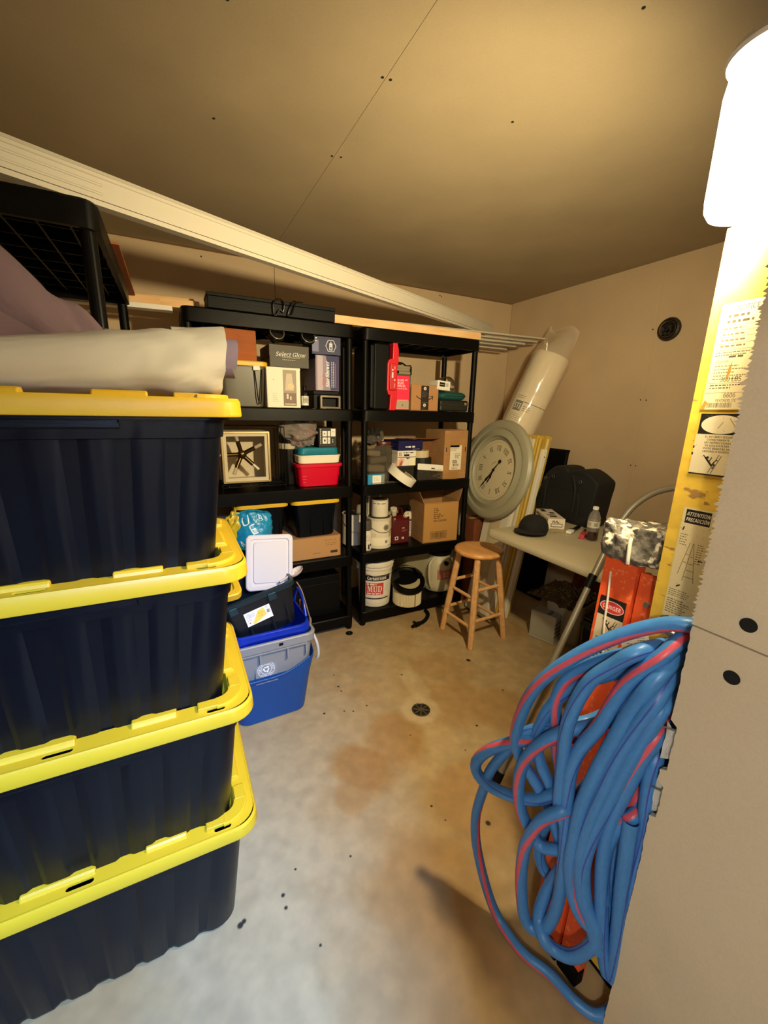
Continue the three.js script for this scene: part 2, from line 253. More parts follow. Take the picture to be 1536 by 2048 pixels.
{ // the partition that ends beside the camera: two sheets with a torn edge over a stud
  const w = group('wall_partition'), t = 0.0125, zEnd = ZF;
  function sheet(y0, y1, jag) {
    const pts = [[zEnd, y0], [zEnd, y1]]; let y = y1;                    // along the torn edge, downwards
    while (y > y0 + 0.004) { const k = jag(y); pts.push([ZP + k[0], y]); y -= k[1]; }
    pts.push([ZP, y0]);
    const g = extrude(poly(pts), t, 0, 1);                              // (z, y) outline, thickness along x
    const m = new THREE.Matrix4().makeBasis(V(0, 0, 1), V(0, 1, 0), V(-1, 0, 0)).setPosition(XP + t, 0, 0);
    return uvm(g.applyMatrix4(m));
  }
  let flip = 0;
  part(w, 'drywall_sheet', sheet(1.0515, H, (y) => { flip ^= 1; const big = rnd() < 0.22 + 0.2 * sstep(1.35, 1.6, y); return [flip ? -0.0008 - (big ? 0.0075 : 0.003) * rnd() : 0.0008 + 0.0022 * rnd(), flip ? 0.001 + 0.0025 * rnd() : 0.0015 + 0.007 * rnd()]; }), M.partition);
  part(w, 'drywall_sheet', sheet(0, 1.0485, (y) => [0.004 * (fbm(y * 14, 3, 99, 5, 3) - 0.5) + (Math.abs(y - 0.80) < 0.05 || Math.abs(y - 0.68) < 0.04 ? 0.012 : 0) + 0.002 * rnd(), 0.008]), M.partition);
  part(w, 'stud', uvm(move(new THREE.BoxGeometry(0.088, H, 0.038), XP + t + 0.044, H / 2, ZP + 0.031)), M.stud);
  part(w, 'drywall_sheet', uvm(move(new THREE.BoxGeometry(t, H, zEnd - ZP), XP + t + 0.088 + t / 2, H / 2, (zEnd + ZP) / 2)), M.partition);
  for (const y of [0.80, 0.675]) part(w, 'torn_plaster', surf((a, b) => V(XP + 0.009 + 0.004 * fbm(a * 5, b * 5, 9, 3, 2), y + (b - 0.5) * 0.085 * (1 - 0.5 * a), ZP - 0.006 + a * 0.024 + 0.004 * (vnoise(b * 5, a * 3, 99, 8) - 0.5)), 8, 14), M.gypsum);
  for (const [y, z] of [[1.087, -0.26], [0.991, -0.264]]) { part(w, 'screw_hole', turn(cyl(0.0115, 0.0115, 0.003, 20), 0, 0, Math.PI / 2), M.hole, [XP, y, z]); }
  for (const y of [0.838, 0.70]) part(w, 'screw', straight([XP + 0.006, y, ZP + 0.012], [XP - 0.001, y - 0.004, ZP - 0.008], 0.003, 8, 0.0012), M.metal);
}
{ // floor drain
  const t = thing('floor_drain', 'round metal floor drain grate set in the concrete floor', 'drain', [drainAt.x, 0, drainAt.z]);
  part(t, 'drain_rim', lathe([[0.044, 0.0005], [0.044, 0.004], [0.0405, 0.005], [0.0385, 0.003], [0.0385, 0.0005]], 40), std({ color: 0x5c5142, metalness: 0.7, roughness: 0.5 }));
  part(t, 'drain_hole', cyl(0.0385, 0.0385, 0.001, 32), M.hole, [0, 0.001, 0]);
  const gm = std({ color: 0x776850, metalness: 0.7, roughness: 0.45 });
  const sp = []; for (let k = 0; k < 8; k++) sp.push(turn(move(box(0.026, 0.0025, 0.0062, 0.001), 0.0245, 0.0032, 0), 0, k * 45 * D + 0.2, 0));
  sp.push(move(cyl(0.0125, 0.0125, 0.0025, 20), 0, 0.0032, 0)); part(t, 'grate', join(...sp), gm);
}
{ // dark glossy dome on the right wall
  const t = thing('wall_dome', 'small dark round glass dome mounted on the bare right wall', 'dome fixture', [X1, 1.886, -1.541]); t.rotation.z = Math.PI / 2;
  part(t, 'base_ring', lathe([[0.001, 0.0], [0.062, 0.0], [0.064, 0.008], [0.060, 0.018], [0.05, 0.022], [0.048, 0.016], [0.001, 0.016]], 40), grained(0x2a211b, 0.35));
  part(t, 'glass_dome', lathe([...Array(12)].map((_, i) => [0.047 * Math.cos(i * 7.6 * D), 0.018 + 0.030 * Math.sin(i * 7.6 * D)]).concat([[0, 0.0485]]), 40, 1), new THREE.MeshPhysicalMaterial({ color: 0x0b0d10, roughness: 0.05, clearcoat: 1, clearcoatRoughness: 0.02, metalness: 0.3 }));
}
{ // the lamp: porcelain base on the partition's end, frosted jar hanging from it
  const t = thing('jar_lamp', 'glowing white frosted jar lamp on the end of the partition', 'lamp', LAMP.pos);
  const prof = [[0.001, -0.092], [0.040, -0.092], [0.056, -0.087], [0.0625, -0.076], [0.064, -0.06], [0.064, 0.085], [0.061, 0.105], [0.054, 0.119], [0.046, 0.126]];
  part(t, 'glass_jar', lathe(prof, 48, 1), std({ color: 0xffffff, roughness: 0.5, emissive: LAMP.color.clone().lerp(new THREE.Color(1, 1, 1), 0.6), emissiveIntensity: LAMP.glow }));
  part(t, 'lamp_cap', lathe([[0, 0.127], [0.060, 0.127], [0.067, 0.124], [0.069, 0.130], [0.064, 0.140], [0.045, 0.150], [0.040, 0.162], [0.030, 0.172], [0.001, 0.174]], 40), M.white);
  part(t, 'bracket', join(straight([0, 0.165, 0], [0, 0.165, 0.07], 0.011), move(turn(cyl(0.045, 0.045, 0.01), Math.PI / 2), 0, 0.165, 0.078)), M.white);
}

// ---------------------------------------------------------------- storage totes: black tub, yellow lid
function toteTub(w, d, h, tx, tz, ribs) {                                 // w, d at the top; tx, tz = inset per side at the base
  const pat = (s, t) => { const q = (t * (s % 2 ? ribs[1] : ribs[0])) % 1; return 0.0075 * (sstep(0.30, 0.34, q) - sstep(0.66, 0.70, q)); };
  const R = (y, f, off = 0, flat = 0) => ring(w - 2 * tx * (1 - f) - 2 * off, d - 2 * tz * (1 - f) - 2 * off, 0.045, y, { m: 44, k: 6, inset: flat ? null : pat });
  const rings = [R(0.006, 0, 0.03, 1), R(0.0, 0, 0.014, 0), R(0.004, 0, 0.004), R(0.014, 0.02, 0), R(h * 0.5, 0.5), R(h * 0.86, 0.86), R(h * 0.865, 0.87, -0.004, 1), R(h - 0.012, 0.99, -0.004, 1), R(h - 0.012, 1, -0.012, 1), R(h, 1, -0.012, 1), R(h, 1, 0, 1), R(h * 0.9, 0.9, 0.004, 1), R(0.02, 0.05, 0.006, 1)];
  return loft(rings, { capA: true, capB: true, crease: 0.6 });
}
function toteLid(w, d, y, slots) {                                        // y = height of the skirt's lower edge; centre at the origin
  const r = 0.055, gs = [];
  gs.push(loft([ring(w - 0.012, d - 0.012, r, y - 0.001), ring(w - 0.002, d - 0.002, r, y), ring(w, d, r, y + 0.003), ring(w - 0.003, d - 0.003, r, y + 0.029), ring(w - 0.010, d - 0.010, r, y + 0.0355), ring(w - 0.016, d - 0.016, r, y + 0.0355)], { crease: 0.5 }));
  const fl = rrShape(w - 0.015, d - 0.015, r - 0.006); fl.holes.push(rrShape(w - 0.105, d - 0.105, 0.03, THREE.Path));
  for (const [sx, sz, sw] of slots) fl.holes.push(rrShape(sw, 0.013, 0.0062, THREE.Path, sx, -sz));
  gs.push(move(turn(extrude(fl, 0.004, 0, 10), -Math.PI / 2), 0, y + 0.0315, 0));
  gs.push(loft([ring(w - 0.105, d - 0.105, 0.03, y + 0.0355), ring(w - 0.111, d - 0.111, 0.03, y + 0.030), ring(w - 0.119, d - 0.119, 0.03, y + 0.008), ring(w - 0.125, d - 0.125, 0.03, y + 0.006)], { capB: true, crease: 0.5 }));
  return gs;
}
function lug(len, ang, x, y, z) {                                         // raised stop on the rim, sloping inwards
  const s = poly([[-0.013, 0], [-0.011, 0.0055], [-0.009, 0.0075], [0.007, 0.0075], [0.010, 0.005], [0.013, 0]]);
  return move(turn(move(extrude(s, len - 0.006, 0.003, 4), 0, 0, -(len - 0.006) / 2), 0, ang, 0), x, y, z);
}
function cornerLug(x, y, z, sx, sz) {
  const pts = []; const R0 = 0.058, R1 = 0.030; for (let i = 0; i <= 8; i++) { const a = i / 8 * 90 * D; pts.push([R0 * Math.sin(a), R0 * Math.cos(a)]); } for (let i = 8; i >= 0; i--) { const a = i / 8 * 90 * D; pts.push([R1 * Math.sin(a), R1 * Math.cos(a)]); }
  const body = move(turn(extrude(poly(pts), 0.005, 0.0025, 4), -Math.PI / 2), 0, 0, 0);   // quarter ring in xz
  const a = join(body, move(box(0.045, 0.011, 0.027, 0.003), -0.021, 0.003, -0.044), move(box(0.027, 0.011, 0.045, 0.003), 0.044, 0.003, 0.021));
  a.scale(sx, 1, -sz); if (sx * -sz < 0) { const p = a.attributes.position; for (let i = 0; i < p.count; i += 3) { for (const at of [a.attributes.position, a.attributes.normal]) { const t = [at.getX(i), at.getY(i), at.getZ(i)]; at.setXYZ(i, at.getX(i + 1), at.getY(i + 1), at.getZ(i + 1)); at.setXYZ(i + 1, ...t); } } }
  return move(a, x, y, z);
}
const TW = 0.775, TD = 0.46, TH = 0.373;
function makeTote() {
  const t = thing('storage_tote', 'black plastic storage tote with a yellow lid', 'storage tote');
  part(t, 'tub', toteTub(TW - 0.075, TD - 0.045, TH - 0.030, 0.036, 0.026, [7, 4]), M.toteBlack);
  const y = TH - 0.0355, hw = TW / 2, hd = TD / 2, ty = TH - 0.001;
  const gs = toteLid(TW, TD, y, [[0.30, 0.2085, 0.040], [0.005, 0.2085, 0.052], [-0.28, 0.2085, 0.05], [0.30, -0.2085, 0.036], [-0.2, -0.2085, 0.05]]);
  for (const [x, l] of [[0.175, 0.088], [-0.035, 0.135], [-0.235, 0.12]]) for (const s of [1, -1]) gs.push(lug(l, Math.PI / 2 * -s, x, ty, s * (hd - 0.046)));
  for (const z of [0.02]) for (const s of [1, -1]) gs.push(lug(0.11, s > 0 ? 0 : Math.PI, s * (hw - 0.046), ty, z));
  for (const sx of [1, -1]) for (const sz of [1, -1]) gs.push(cornerLug(sx * (hw - 0.082), ty + 0.001, sz * (hd - 0.082), sx, sz));
  part(t, 'lid', join(...gs), M.yellow);
  for (const s of [1, -1]) part(t, 'grip', box(0.30, 0.022, 0.016, 0.004), M.toteBlack, [0.02, TH - 0.048, s * (hd - 0.024)]);
  return t;
}
{
  const L = ['lowest of the four large black totes with yellow lids, standing on the concrete floor', 'second large black yellow-lidded tote from the floor in the tall left stack', 'second large black yellow-lidded tote from the top of the tall left stack', 'topmost large black yellow-lidded tote, carrying the rolled grey fabric'];
  const a = makeTote(), xs = [0.111, 0.119, 0.125, 0.132], zs = [-0.878, -0.874, -0.877, -0.874];
  for (let i = 0; i < 4; i++) { const o = i ? a.clone() : a; if (i) { o.name = numbered('storage_tote'); scene.add(o); } o.position.set(xs[i] - TW / 2, i * 0.3475, zs[i] - TD / 2); o.userData = { label: L[i], category: 'storage tote', group: 'large totes in the tall stack' }; }
}
const TOP = 3 * 0.3475 + TH;                                               // top of the stack
{ // rolled grey fabric, lilac lining
  const t = thing('fabric_roll', 'rolled grey fabric with lilac lining lying on the topmost tote', 'fabric roll', [0, TOP - 0.006, 0]);
  const gm = std({ color: 0xc2beb5, roughness: 0.5, bumpMap: grainBump, bumpScale: 0.0006 }), lm = std({ color: 0x6d6076, roughness: 0.85 });
  const rings = []; const N = 44;
  for (let i = 0; i <= N; i++) {
    const s = i / N, x = -0.66 + 0.762 * s, hgt = 0.052 + 0.108 * s, dep = 0.235, rg = [];
    for (let k = 0; k < 56; k++) {
      const a = k / 56 * 2 * Math.PI, c = Math.cos(a), q = Math.sin(a), e = 0.72;
      let y = hgt / 2 + hgt / 2 * Math.sign(q) * Math.abs(q) ** e, z = -1.075 + 0.04 * (1 - s) + dep / 2 * Math.sign(c) * Math.abs(c) ** e;
      const wr = sstep(0.55, 1, s), n = fbm(x * 5 + 9, a * 1.6 + 9, 999, 21, 3) - 0.5, n2 = fbm(x * 16 + 9, a * 2.2 + x * 20 + 40, 999, 29, 2) - 0.5;
      const kk = 0.010 * n + wr * 0.017 * n2; y = Math.max(0.004, y + kk * q - (q < -0.5 ? 0 : 0)); z += kk * c;
      let xx = x; if (i === N) xx += 0.016 * Math.sin(a * 1.0 + 0.6) + 0.012 * n;
      rg.push(V(xx, y, z));
    }
    rings.push(rg);
  }
  const last = rings[N]; const mid = last.reduce((s, p) => s.add(p), V(0, 0, 0)).divideScalar(56);
  rings.push(last.map((p) => { const q = p.clone().lerp(mid, 0.07); q.x -= 0.004; return q; }), last.map((p) => { const q = p.clone().lerp(mid, 0.12); q.x -= 0.10; return q; }));
  part(t, 'outer_cloth', loft(rings, { capA: true, capB: true, crease: 1.2 }), gm);
  // inner layers seen at the end
  const spiral = (r0, turns, x0, x1, cy, cz, sy) => surf((u, v) => { const a = -0.4 + v * turns * 2 * Math.PI, r = r0 * (1 - 0.55 * v); return V(x0 + (x1 - x0) * (u - 0.12 * v * u) + 0.006 * Math.sin(a * 1.7), cy + sy * r * Math.sin(a), cz + r * Math.cos(a)); }, 6, 80);
  const l2 = lm.clone(); l2.side = THREE.DoubleSide; const g2 = gm.clone(); g2.side = THREE.DoubleSide;
  part(t, 'rolled_layer', spiral(0.085, 1.3, 0.0, 0.104, 0.082, -1.07, 0.74), g2);
  part(t, 'lining', join(spiral(0.046, 1.7, 0.0, 0.142, 0.092, -1.05, 1.12)), l2);
}
{ // mauve blanket heaped behind the roll
  const bl = std({ color: 0x66525a, roughness: 0.95, bumpMap: grainBump, bumpScale: 0.001 });
  bl.side = THREE.DoubleSide;
  const prof = (x) => 0.125 + 0.17 * clamp((-0.118 - x) / 0.15, 0, 1) - 0.0 * x;
  const top = (u, v) => {
    const x = -0.665 + 0.555 * u, a = v * Math.PI, fold = 0.022 * Math.sin(u * 9 + v * 9) + 0.014 * Math.sin(u * 23 - v * 13) + 0.02 * (fbm(u * 6 + 3, v * 3 + 5, 99, 33, 3) - 0.5);
    const h = prof(x) - 0.012, w = 0.13 * (0.55 + 0.45 * sstep(0.0, 0.5, 1 - u)) + 0.02;
    return V(x, TOP + 0.006 + (h - 0.0) * Math.pow(Math.sin(a * 0.98 + 0.03), 0.55) + fold * Math.sin(a) , -1.155 + w * Math.cos(a) + fold * 0.8);
  };
  const t = thing('blanket', 'mauve velvet blanket heaped behind the grey fabric roll', 'blanket');
  part(t, 'cloth', surf(top, 70, 40), bl);
  part(t, 'hem', tube([...Array(24)].map((_, i) => { const p = top(1, i / 23); p.x -= 0.003; return p; }), 0.008, 60, 8), bl);
  part(t, 'fold', surf((u, v) => { const p = top(0.25 + 0.72 * u, 0.08 + 0.30 * v); const b = Math.sin(v * Math.PI) ** 0.6 * Math.min(1, (1 - u) * 5); return p.add(V(0, 0.014 * b, 0.02 * b)); }, 40, 16), bl);
}

// ---------------------------------------------------------------- black plastic shelving units
const TIER = [0.10, 0.512, 0.952, 1.40, 1.85];
function shelfTray(w, d, lip = 0.066) {                                   // top face at y = 0
  const r = 0.035, rings = [ring(w - 0.012, d - 0.012, r, -lip), ring(w, d, r, -lip), ring(w, d, r, -0.006), ring(w - 0.008, d - 0.008, r, 0), ring(w - 0.014, d - 0.014, r, 0)];
  return join(loft([ring(w - 0.03, d - 0.03, r, -lip), ...rings], { capB: true, crease: 0.5 }), loft([ring(w - 0.03, d - 0.03, r, -0.02), ring(w - 0.03, d - 0.03, r, -lip)], { capA: true }),
    ...[...Array(5)].map((_, i) => move(box(w - 0.06, 0.022, 0.006, 0.001, 1), 0, -0.031, -d / 2 + d * (i + 1) / 6)), ...[...Array(7)].map((_, i) => move(box(0.006, 0.022, d - 0.06, 0.001, 1), -w / 2 + w * (i + 1) / 8, -0.031, 0)));
}
function shelvingUnit(label, x, z, w, d, turnY, tiers) {
  const t = thing('shelving_unit', label, 'shelving unit', [x, 0, z], turnY, null);
  const tray = shelfTray(w, d);
  for (const y of tiers) part(t, 'shelf', tray, M.shelfPlastic, [0, y, 0]);
  const L = tiers[tiers.length - 1] - 0.07, pg = lathe([[0.0, 0.0], [0.019, 0.0], [0.022, 0.01], [0.022, 0.05], [0.0185, 0.06], ...tiers.slice(0, -1).flatMap((y) => [[0.0185, y - 0.074], [0.023, y - 0.072], [0.023, y - 0.064], [0.0195, y - 0.06], [0.0195, y + 0.03], [0.0185, y + 0.034]]), [0.0185, L - 0.0], [0, L]], 20, 0.5);
  for (const sx of [-1, 1]) for (const sz of [-1, 1]) part(t, 'post', pg, M.shelfPlastic, [sx * (w / 2 - 0.026), 0, sz * (d / 2 - 0.028)]);
  return t;
}
const U1 = { x0: 0.08, x1: 0.948 }, U2 = { x0: 0.996, x1: 1.832 }, UZ = -2.26, UD = 0.40;
shelvingUnit('black plastic shelving unit by the back wall carrying the long flat black box', (U1.x0 + U1.x1) / 2, UZ - UD / 2, U1.x1 - U1.x0, UD, 0, TIER);
shelvingUnit('black plastic shelving unit holding paint cans and a white pail, beside the clock', (U2.x0 + U2.x1) / 2, UZ - UD / 2, U2.x1 - U2.x0, UD, 0, TIER);
shelvingUnit('dark shelving unit along the left wall behind the tall tote stack', -0.335, -1.832, 0.915, 0.43, Math.PI / 2, [0.12, 0.55, 1.0, 1.44, 1.89]);
// ---------------------------------------------------------------- boards lying on the shelves
{ // the long white trim boards from the left unit to the far corner
  const wm = std({ color: 0xbdb5a4, roughness: 0.5, bumpMap: grainBump, bumpScale: 0.0002 });
  const a = V(-0.126, 1.892, -1.414), b = V(1.85, 1.928, -2.38), dir = b.clone().sub(a).normalize(), at = (s, dy = 0) => a.clone().addScaledVector(dir, s).add(V(0, dy, 0)).toArray();
  const back = V(-dir.z, 0, dir.x).normalize().multiplyScalar(-1);        // away from the camera
  if (back.z > 0) back.negate();
  const prof = poly([[0, 0], [0.0, 0.048], [-0.003, 0.050], [-0.003, 0.057], [0, 0.059], [0.004, 0.068], [0.018, 0.068], [0.018, 0]]);
  const mk = (name, label, shape, s0, s1, dy, off = 0) => {
    const g = extrude(shape, s1 - s0, 0.0006, 4), up = dir.clone().cross(back).normalize();
    g.applyMatrix4(new THREE.Matrix4().makeBasis(back, up, dir).setPosition(V(...at(s0, dy)).addScaledVector(back, off)));
    return solo(name, label, 'trim board', uvm(g), wm);
  };
  mk('trim_board', 'long white moulded trim board running under the ceiling to the far corner', prof, -0.56, 2.52, 0.0155);
  for (const h of [0.014, 0.034]) { const s = scene.children[scene.children.length - 1]; part(s, 'bead', tube([at(-0.56, 0.0155 + h), at(-0.25, 0.0155 + h), at(0.02, 0.0155 + h)], 0.0035, 24, 8), wm); }
  mk('trim_board', 'thin white strip under the long moulded board below the ceiling', poly([[0, 0], [0, 0.0105], [0.03, 0.0105], [0.03, 0]]), -0.55, 2.30, 0.0012, -0.002);
  // loose strips on the right unit, their ends poking out beyond the clock
  const L = ['uppermost white strip poking out from the right shelving unit top', 'second white strip from the top poking out beside the bagged foam roll', 'white strip in the middle of the fan of strip ends by the foam roll', 'second lowest white strip end poking out above the clock', 'lowest white strip end poking out above the round clock'];
  const S = [[2.46, -2.33, 1.921, 0.011], [2.44, -2.40, 1.907, 0.010], [2.36, -2.44, 1.893, 0.014], [2.33, -2.50, 1.879, 0.009], [2.30, -2.56, 1.864, 0.010]];
  S.forEach(([x, z, y, h], i) => solo('trim_strip', L[i], 'trim strip', bar([0.86, y + 0.001 * i, -2.46 - 0.035 * i], [x, y, z], 0.052, h, [0, 1, 0], 0.002), wm, null, null, 'white strips on the right shelving unit'));
}
solo('pine_board', 'pale pine board along the top front of the right shelving unit', 'board', uvm(bar([0.80, 1.872, -2.29], [1.815, 1.872, -2.275], 0.05, 0.042, [0, 1, 0], 0.002), 0.5, true), M.pine);
solo('pine_board', 'thick pine board on the left shelving unit top, left of the flat black box', 'board', uvm(bar([-0.70, 1.887, -2.50], [0.175, 1.880, -2.44], 0.09, 0.038, [0, 1, 0], 0.002), 0.5, true), M.pine);
solo('pine_board', 'thin pine strip on top of the thick board beside the flat black box', 'board', uvm(bar([-0.16, 1.9155, -2.53], [0.155, 1.9080, -2.46], 0.05, 0.016, [0, 1, 0], 0.002), 0.5, true), M.pine);
solo('trim_board', 'cream board end below the pine boards behind the left shelving unit', 'trim board', bar([-0.72, 1.838, -2.40], [0.05, 1.842, -2.36], 0.06, 0.022, [0, 1, 0], 0.002), M.white);
solo('cardboard_sheet', 'flat brown cardboard sheet lying on the left wall shelving unit', 'cardboard', uvm(box(0.40, 0.006, 0.70, 0.002)), M.cardOrange, [-0.30, 1.894, -2.05]);
{ // flat black box on the left unit with a coil of cable on its front edge
  const t = thing('flat_box', 'long flat black box on top of the left shelving unit', 'box', [0.513, 1.8505, -2.335]);
  part(t, 'box_body', boxUp(0.632, 0.055, 0.16, 0.004), M.black); part(t, 'box_lid', boxUp(0.636, 0.016, 0.164, 0.003), M.black, [0, 0.054, 0]);
  const c = thing('cable_loop', 'small loops of thin black cable draped over the flat black box', 'cable', [0.53, 1.905, -2.25]);
  const cm = std({ color: 0x0a0a0a, roughness: 0.25 });
  part(c, 'cable', join(tube([[-0.03, -0.05, 0.012], [-0.028, 0.0, 0.016], [0.0, 0.022, 0.006], [0.022, 0.0, 0.016], [0.018, -0.04, 0.012]], 0.0035, 40, 8), tube([[0.10, 0.02, -0.01], [0.07, 0.018, 0.008], [0.055, -0.01, 0.016], [0.04, -0.05, 0.012], [0.06, -0.045, 0.014], [0.085, 0.012, 0.008], [0.125, 0.022, -0.01]], 0.003, 50, 8), tube([[-0.03, -0.05, 0.012], [-0.02, -0.058, 0.012], [0.0, -0.03, 0.014], [0.018, -0.04, 0.012]], 0.003, 30, 8)), cm);
}

// ---------------------------------------------------------------- builders for the things on the shelves
// a carton: base centre at pos; open cartons have walls and flaps, closed ones a taped top
function carton(name, label, cat, pos, ry, w, h, d, o = {}) {
  const t = thing(name, label, cat, pos, ry * D, o.group), m = o.mat || M.card, th = 0.004;
  if (o.open) {
    part(t, 'carton_body', uvm(join(boxUp(w, th, d, 0.001), move(boxUp(w, h, th, 0.0015), 0, 0, d / 2 - th / 2), move(boxUp(w, h, th, 0.0015), 0, 0, -d / 2 + th / 2), move(boxUp(th, h, d, 0.0015), -w / 2 + th / 2, 0, 0), move(boxUp(th, h, d, 0.0015), w / 2 - th / 2, 0, 0))), m);
    for (const f of o.open) {                                            // [side, angle, depth]
      const [s, a, q] = f, along = s === 'l' || s === 'r' ? d : w;
      const g = move(box(along - 0.004, 0.0035, q, 0.0015), 0, 0, q / 2); turn(g, a * D);   // hinge along local x at z = 0
      const rot = { f: 0, b: Math.PI, r: Math.PI / 2, l: -Math.PI / 2 }[s]; turn(g, 0, rot, 0);
      const off = { f: [0, d / 2], b: [0, -d / 2], r: [w / 2, 0], l: [-w / 2, 0] }[s];
      part(t, 'flap', uvm(move(g, off[0], h, off[1])), m);
    }
  } else {
    part(t, 'carton_body', uvm(boxUp(w, h - 0.004, d, 0.004)), m);
    for (const s of [-1, 1]) part(t, 'flap', uvm(box(w - 0.002, 0.004, d / 2 - 0.0015, 0.0015)), m, [0, h - 0.003, s * d / 4]);
    if (o.tape !== false) part(t, 'tape', box(w + 0.0012, 0.0012, 0.045, 0.0005), std({ color: 0xb99a6a, roughness: 0.3 }), [0, h - 0.0004, 0]);
  }
  if (o.front) printOn(t, o.frontName || 'printed_front', o.fw || w * 0.96, o.fh || h * 0.94, o.front, [o.fx || 0, o.fy ?? h / 2, d / 2 + 0.0008]);
  return t;
}
// a printed box with rounded edges and a lid line
function giftBox(name, label, pos, ry, w, h, d, mat, o = {}) {
  const t = thing(name, label, o.cat || 'box', pos, ry * D, o.group), hb = h * (o.split ?? 0.8);
  part(t, 'box_body', boxUp(w, hb - 0.0006, d, 0.003), mat); part(t, 'box_lid', boxUp(w + (o.over ?? 0.0016), h - hb, d + (o.over ?? 0.0016), 0.003), o.lidMat || mat, [0, hb, 0]);
  if (o.front) printOn(t, 'printed_front', o.fw || w * 0.97, o.fh || h * 0.97, o.front, [o.fx || 0, o.fy ?? h / 2, d / 2 + 0.0016]);
  if (o.side) printOn(t, 'printed_side', d * 0.95, h * 0.96, o.side, [-w / 2 - 0.0016, h / 2, 0], [0, -Math.PI / 2, 0]);
  return t;
}
const can = (r, h) => lathe([[0, 0.003], [r * 0.9, 0.003], [r * 0.98, 0], [r, 0.002], [r * 0.985, 0.006], [r * 0.985, h - 0.008], [r, h - 0.005], [r, h - 0.001], [r * 0.97, h], [r * 0.9, h - 0.004], [r * 0.84, h - 0.0015], [r * 0.8, h - 0.006], [0, h - 0.006]], 40);
function bail(r, y, droop, out = 0.008, th = 0.0016) { return tube([...Array(13)].map((_, i) => { const a = i / 12 * Math.PI; return [r * 1.01 * Math.cos(a), y - droop * Math.sin(a), (r + out) * Math.sin(a)]; }), th, 40, 6); }
function paintCan(label, pos, r, h, mat, lidMat, tex, o = {}) {
  const t = thing(o.name || 'paint_can', label, 'paint can', pos, (o.ry || 0) * D);
  part(t, 'can_body', can(r, h), mat); part(t, 'can_lid', lathe([[0, h - 0.0045], [r * 0.6, h - 0.004], [r * 0.82, h - 0.001], [r * 0.86, h + 0.0015], [r * 0.9, h - 0.001], [r * 0.9, h - 0.004]], 40), lidMat);
  if (tex) wrapOn(t, 'label', r * 0.99, h * 0.84, -1.5, 1.5, tex, [0, h * 0.49, 0]);
  if (o.bail) { part(t, 'handle', bail(r, h * 0.8, o.bail), M.metal); for (const s of [-1, 1]) part(t, 'handle_ear', turn(cyl(0.009, 0.009, 0.004, 16), 0, 0, Math.PI / 2), M.metal, [s * r, h * 0.8, 0]); }
  return t;
}
const bottleGeo = (pts) => lathe(pts, 32, 0.9);
function roll(name, label, pos, rot, R, r, h, mat, coreMat, cat = 'tape roll') {
  const t = thing(name, label, cat, pos); t.rotation.set(...rot);
  part(t, 'tape_winding', lathe([[r + 0.003, 0], [R - 0.001, 0], [R, 0.001], [R, h - 0.001], [R - 0.001, h], [r + 0.003, h], [r + 0.003, 0]], 48), mat);
  part(t, 'core', lathe([[r, 0.0005], [r + 0.0032, 0.0005], [r + 0.0032, h - 0.0005], [r, h - 0.0005], [r, 0.0005]], 48), coreMat); return t;
}
// crumpled film: a bumpy closed blob
function crumple(w, h, d, s, amp = 0.25) { return surf((u, v) => { const a = u * 2 * Math.PI, b = v * Math.PI, n = 1 + amp * 2 * (fbm(u * 8 + 3, v * 5 + 1, 8, s, 3) - 0.5) + amp * (vnoise(u * 16, v * 12, 16, s + 4) - 0.5), q = Math.sin(b); return V(w / 2 * n * q * Math.cos(a), h / 2 + h / 2 * n * -Math.cos(b), d / 2 * n * q * Math.sin(a)); }, 48, 28); }
function taperBin(w, d, h, tx, wall = 0.003, r = 0.03, rim = 0.008) {
  const R = (y, f, off = 0) => ring(w - 2 * tx * (1 - f) - 2 * off, d - 2 * tx * (1 - f) - 2 * off, r, y, { m: 3, k: 5 });
  return loft([R(0.003, 0, 0.012), R(0, 0, 0.006), R(0.004, 0), R(h - rim * 2, 0.97), R(h - rim * 1.9, 0.98, -rim), R(h - 0.002, 1, -rim), R(h, 1, -rim + 0.002), R(h, 1, wall), R(h * 0.5, 0.5, wall), R(0.005, 0.02, wall)], { capA: true, capB: true, crease: 0.6 });
}

// ================================================================ left unit, bay under the top
const S4 = 1.4008, S3 = 0.9528, S2 = 0.5128, S1 = 0.1008;
{ // translucent grey tote with a yellow lid, and the orange carton on it
  const t = thing('small_tote', 'smoky grey small tote with yellow lid and black bail on the upper left shelf', 'storage tote', [0.345, S4, -2.44]);
  part(t, 'tub', taperBin(0.225, 0.30, 0.205, 0.012, 0.003, 0.025, 0.004), std({ color: 0x57503f, roughness: 0.4 }));
  part(t, 'lid', loft([ring(0.225, 0.31, 0.03, 0.2), ring(0.25, 0.332, 0.03, 0.204), ring(0.25, 0.332, 0.03, 0.222), ring(0.243, 0.325, 0.03, 0.227), ring(0.20, 0.28, 0.03, 0.227), ring(0.195, 0.275, 0.03, 0.223)], { capA: true, capB: true, crease: 0.5 }), M.yellow);
  part(t, 'latch', boxUp(0.034, 0.028, 0.012, 0.003), M.white, [0.065, 0.182, 0.158]);
  part(t, 'bail_handle', tube([[0.055, 0.19, 0.158], [0.060, 0.12, 0.163], [0.068, 0.03, 0.165], [0.080, 0.028, 0.165], [0.088, 0.12, 0.163], [0.092, 0.19, 0.158]], 0.0028, 40, 6), M.black);
}
carton('carton', 'orange brown carton standing on the smoky tote\'s yellow lid', 'cardboard box', [0.330, S4 + 0.2275, -2.43], 2, 0.175, 0.150, 0.24, { mat: M.cardOrange });
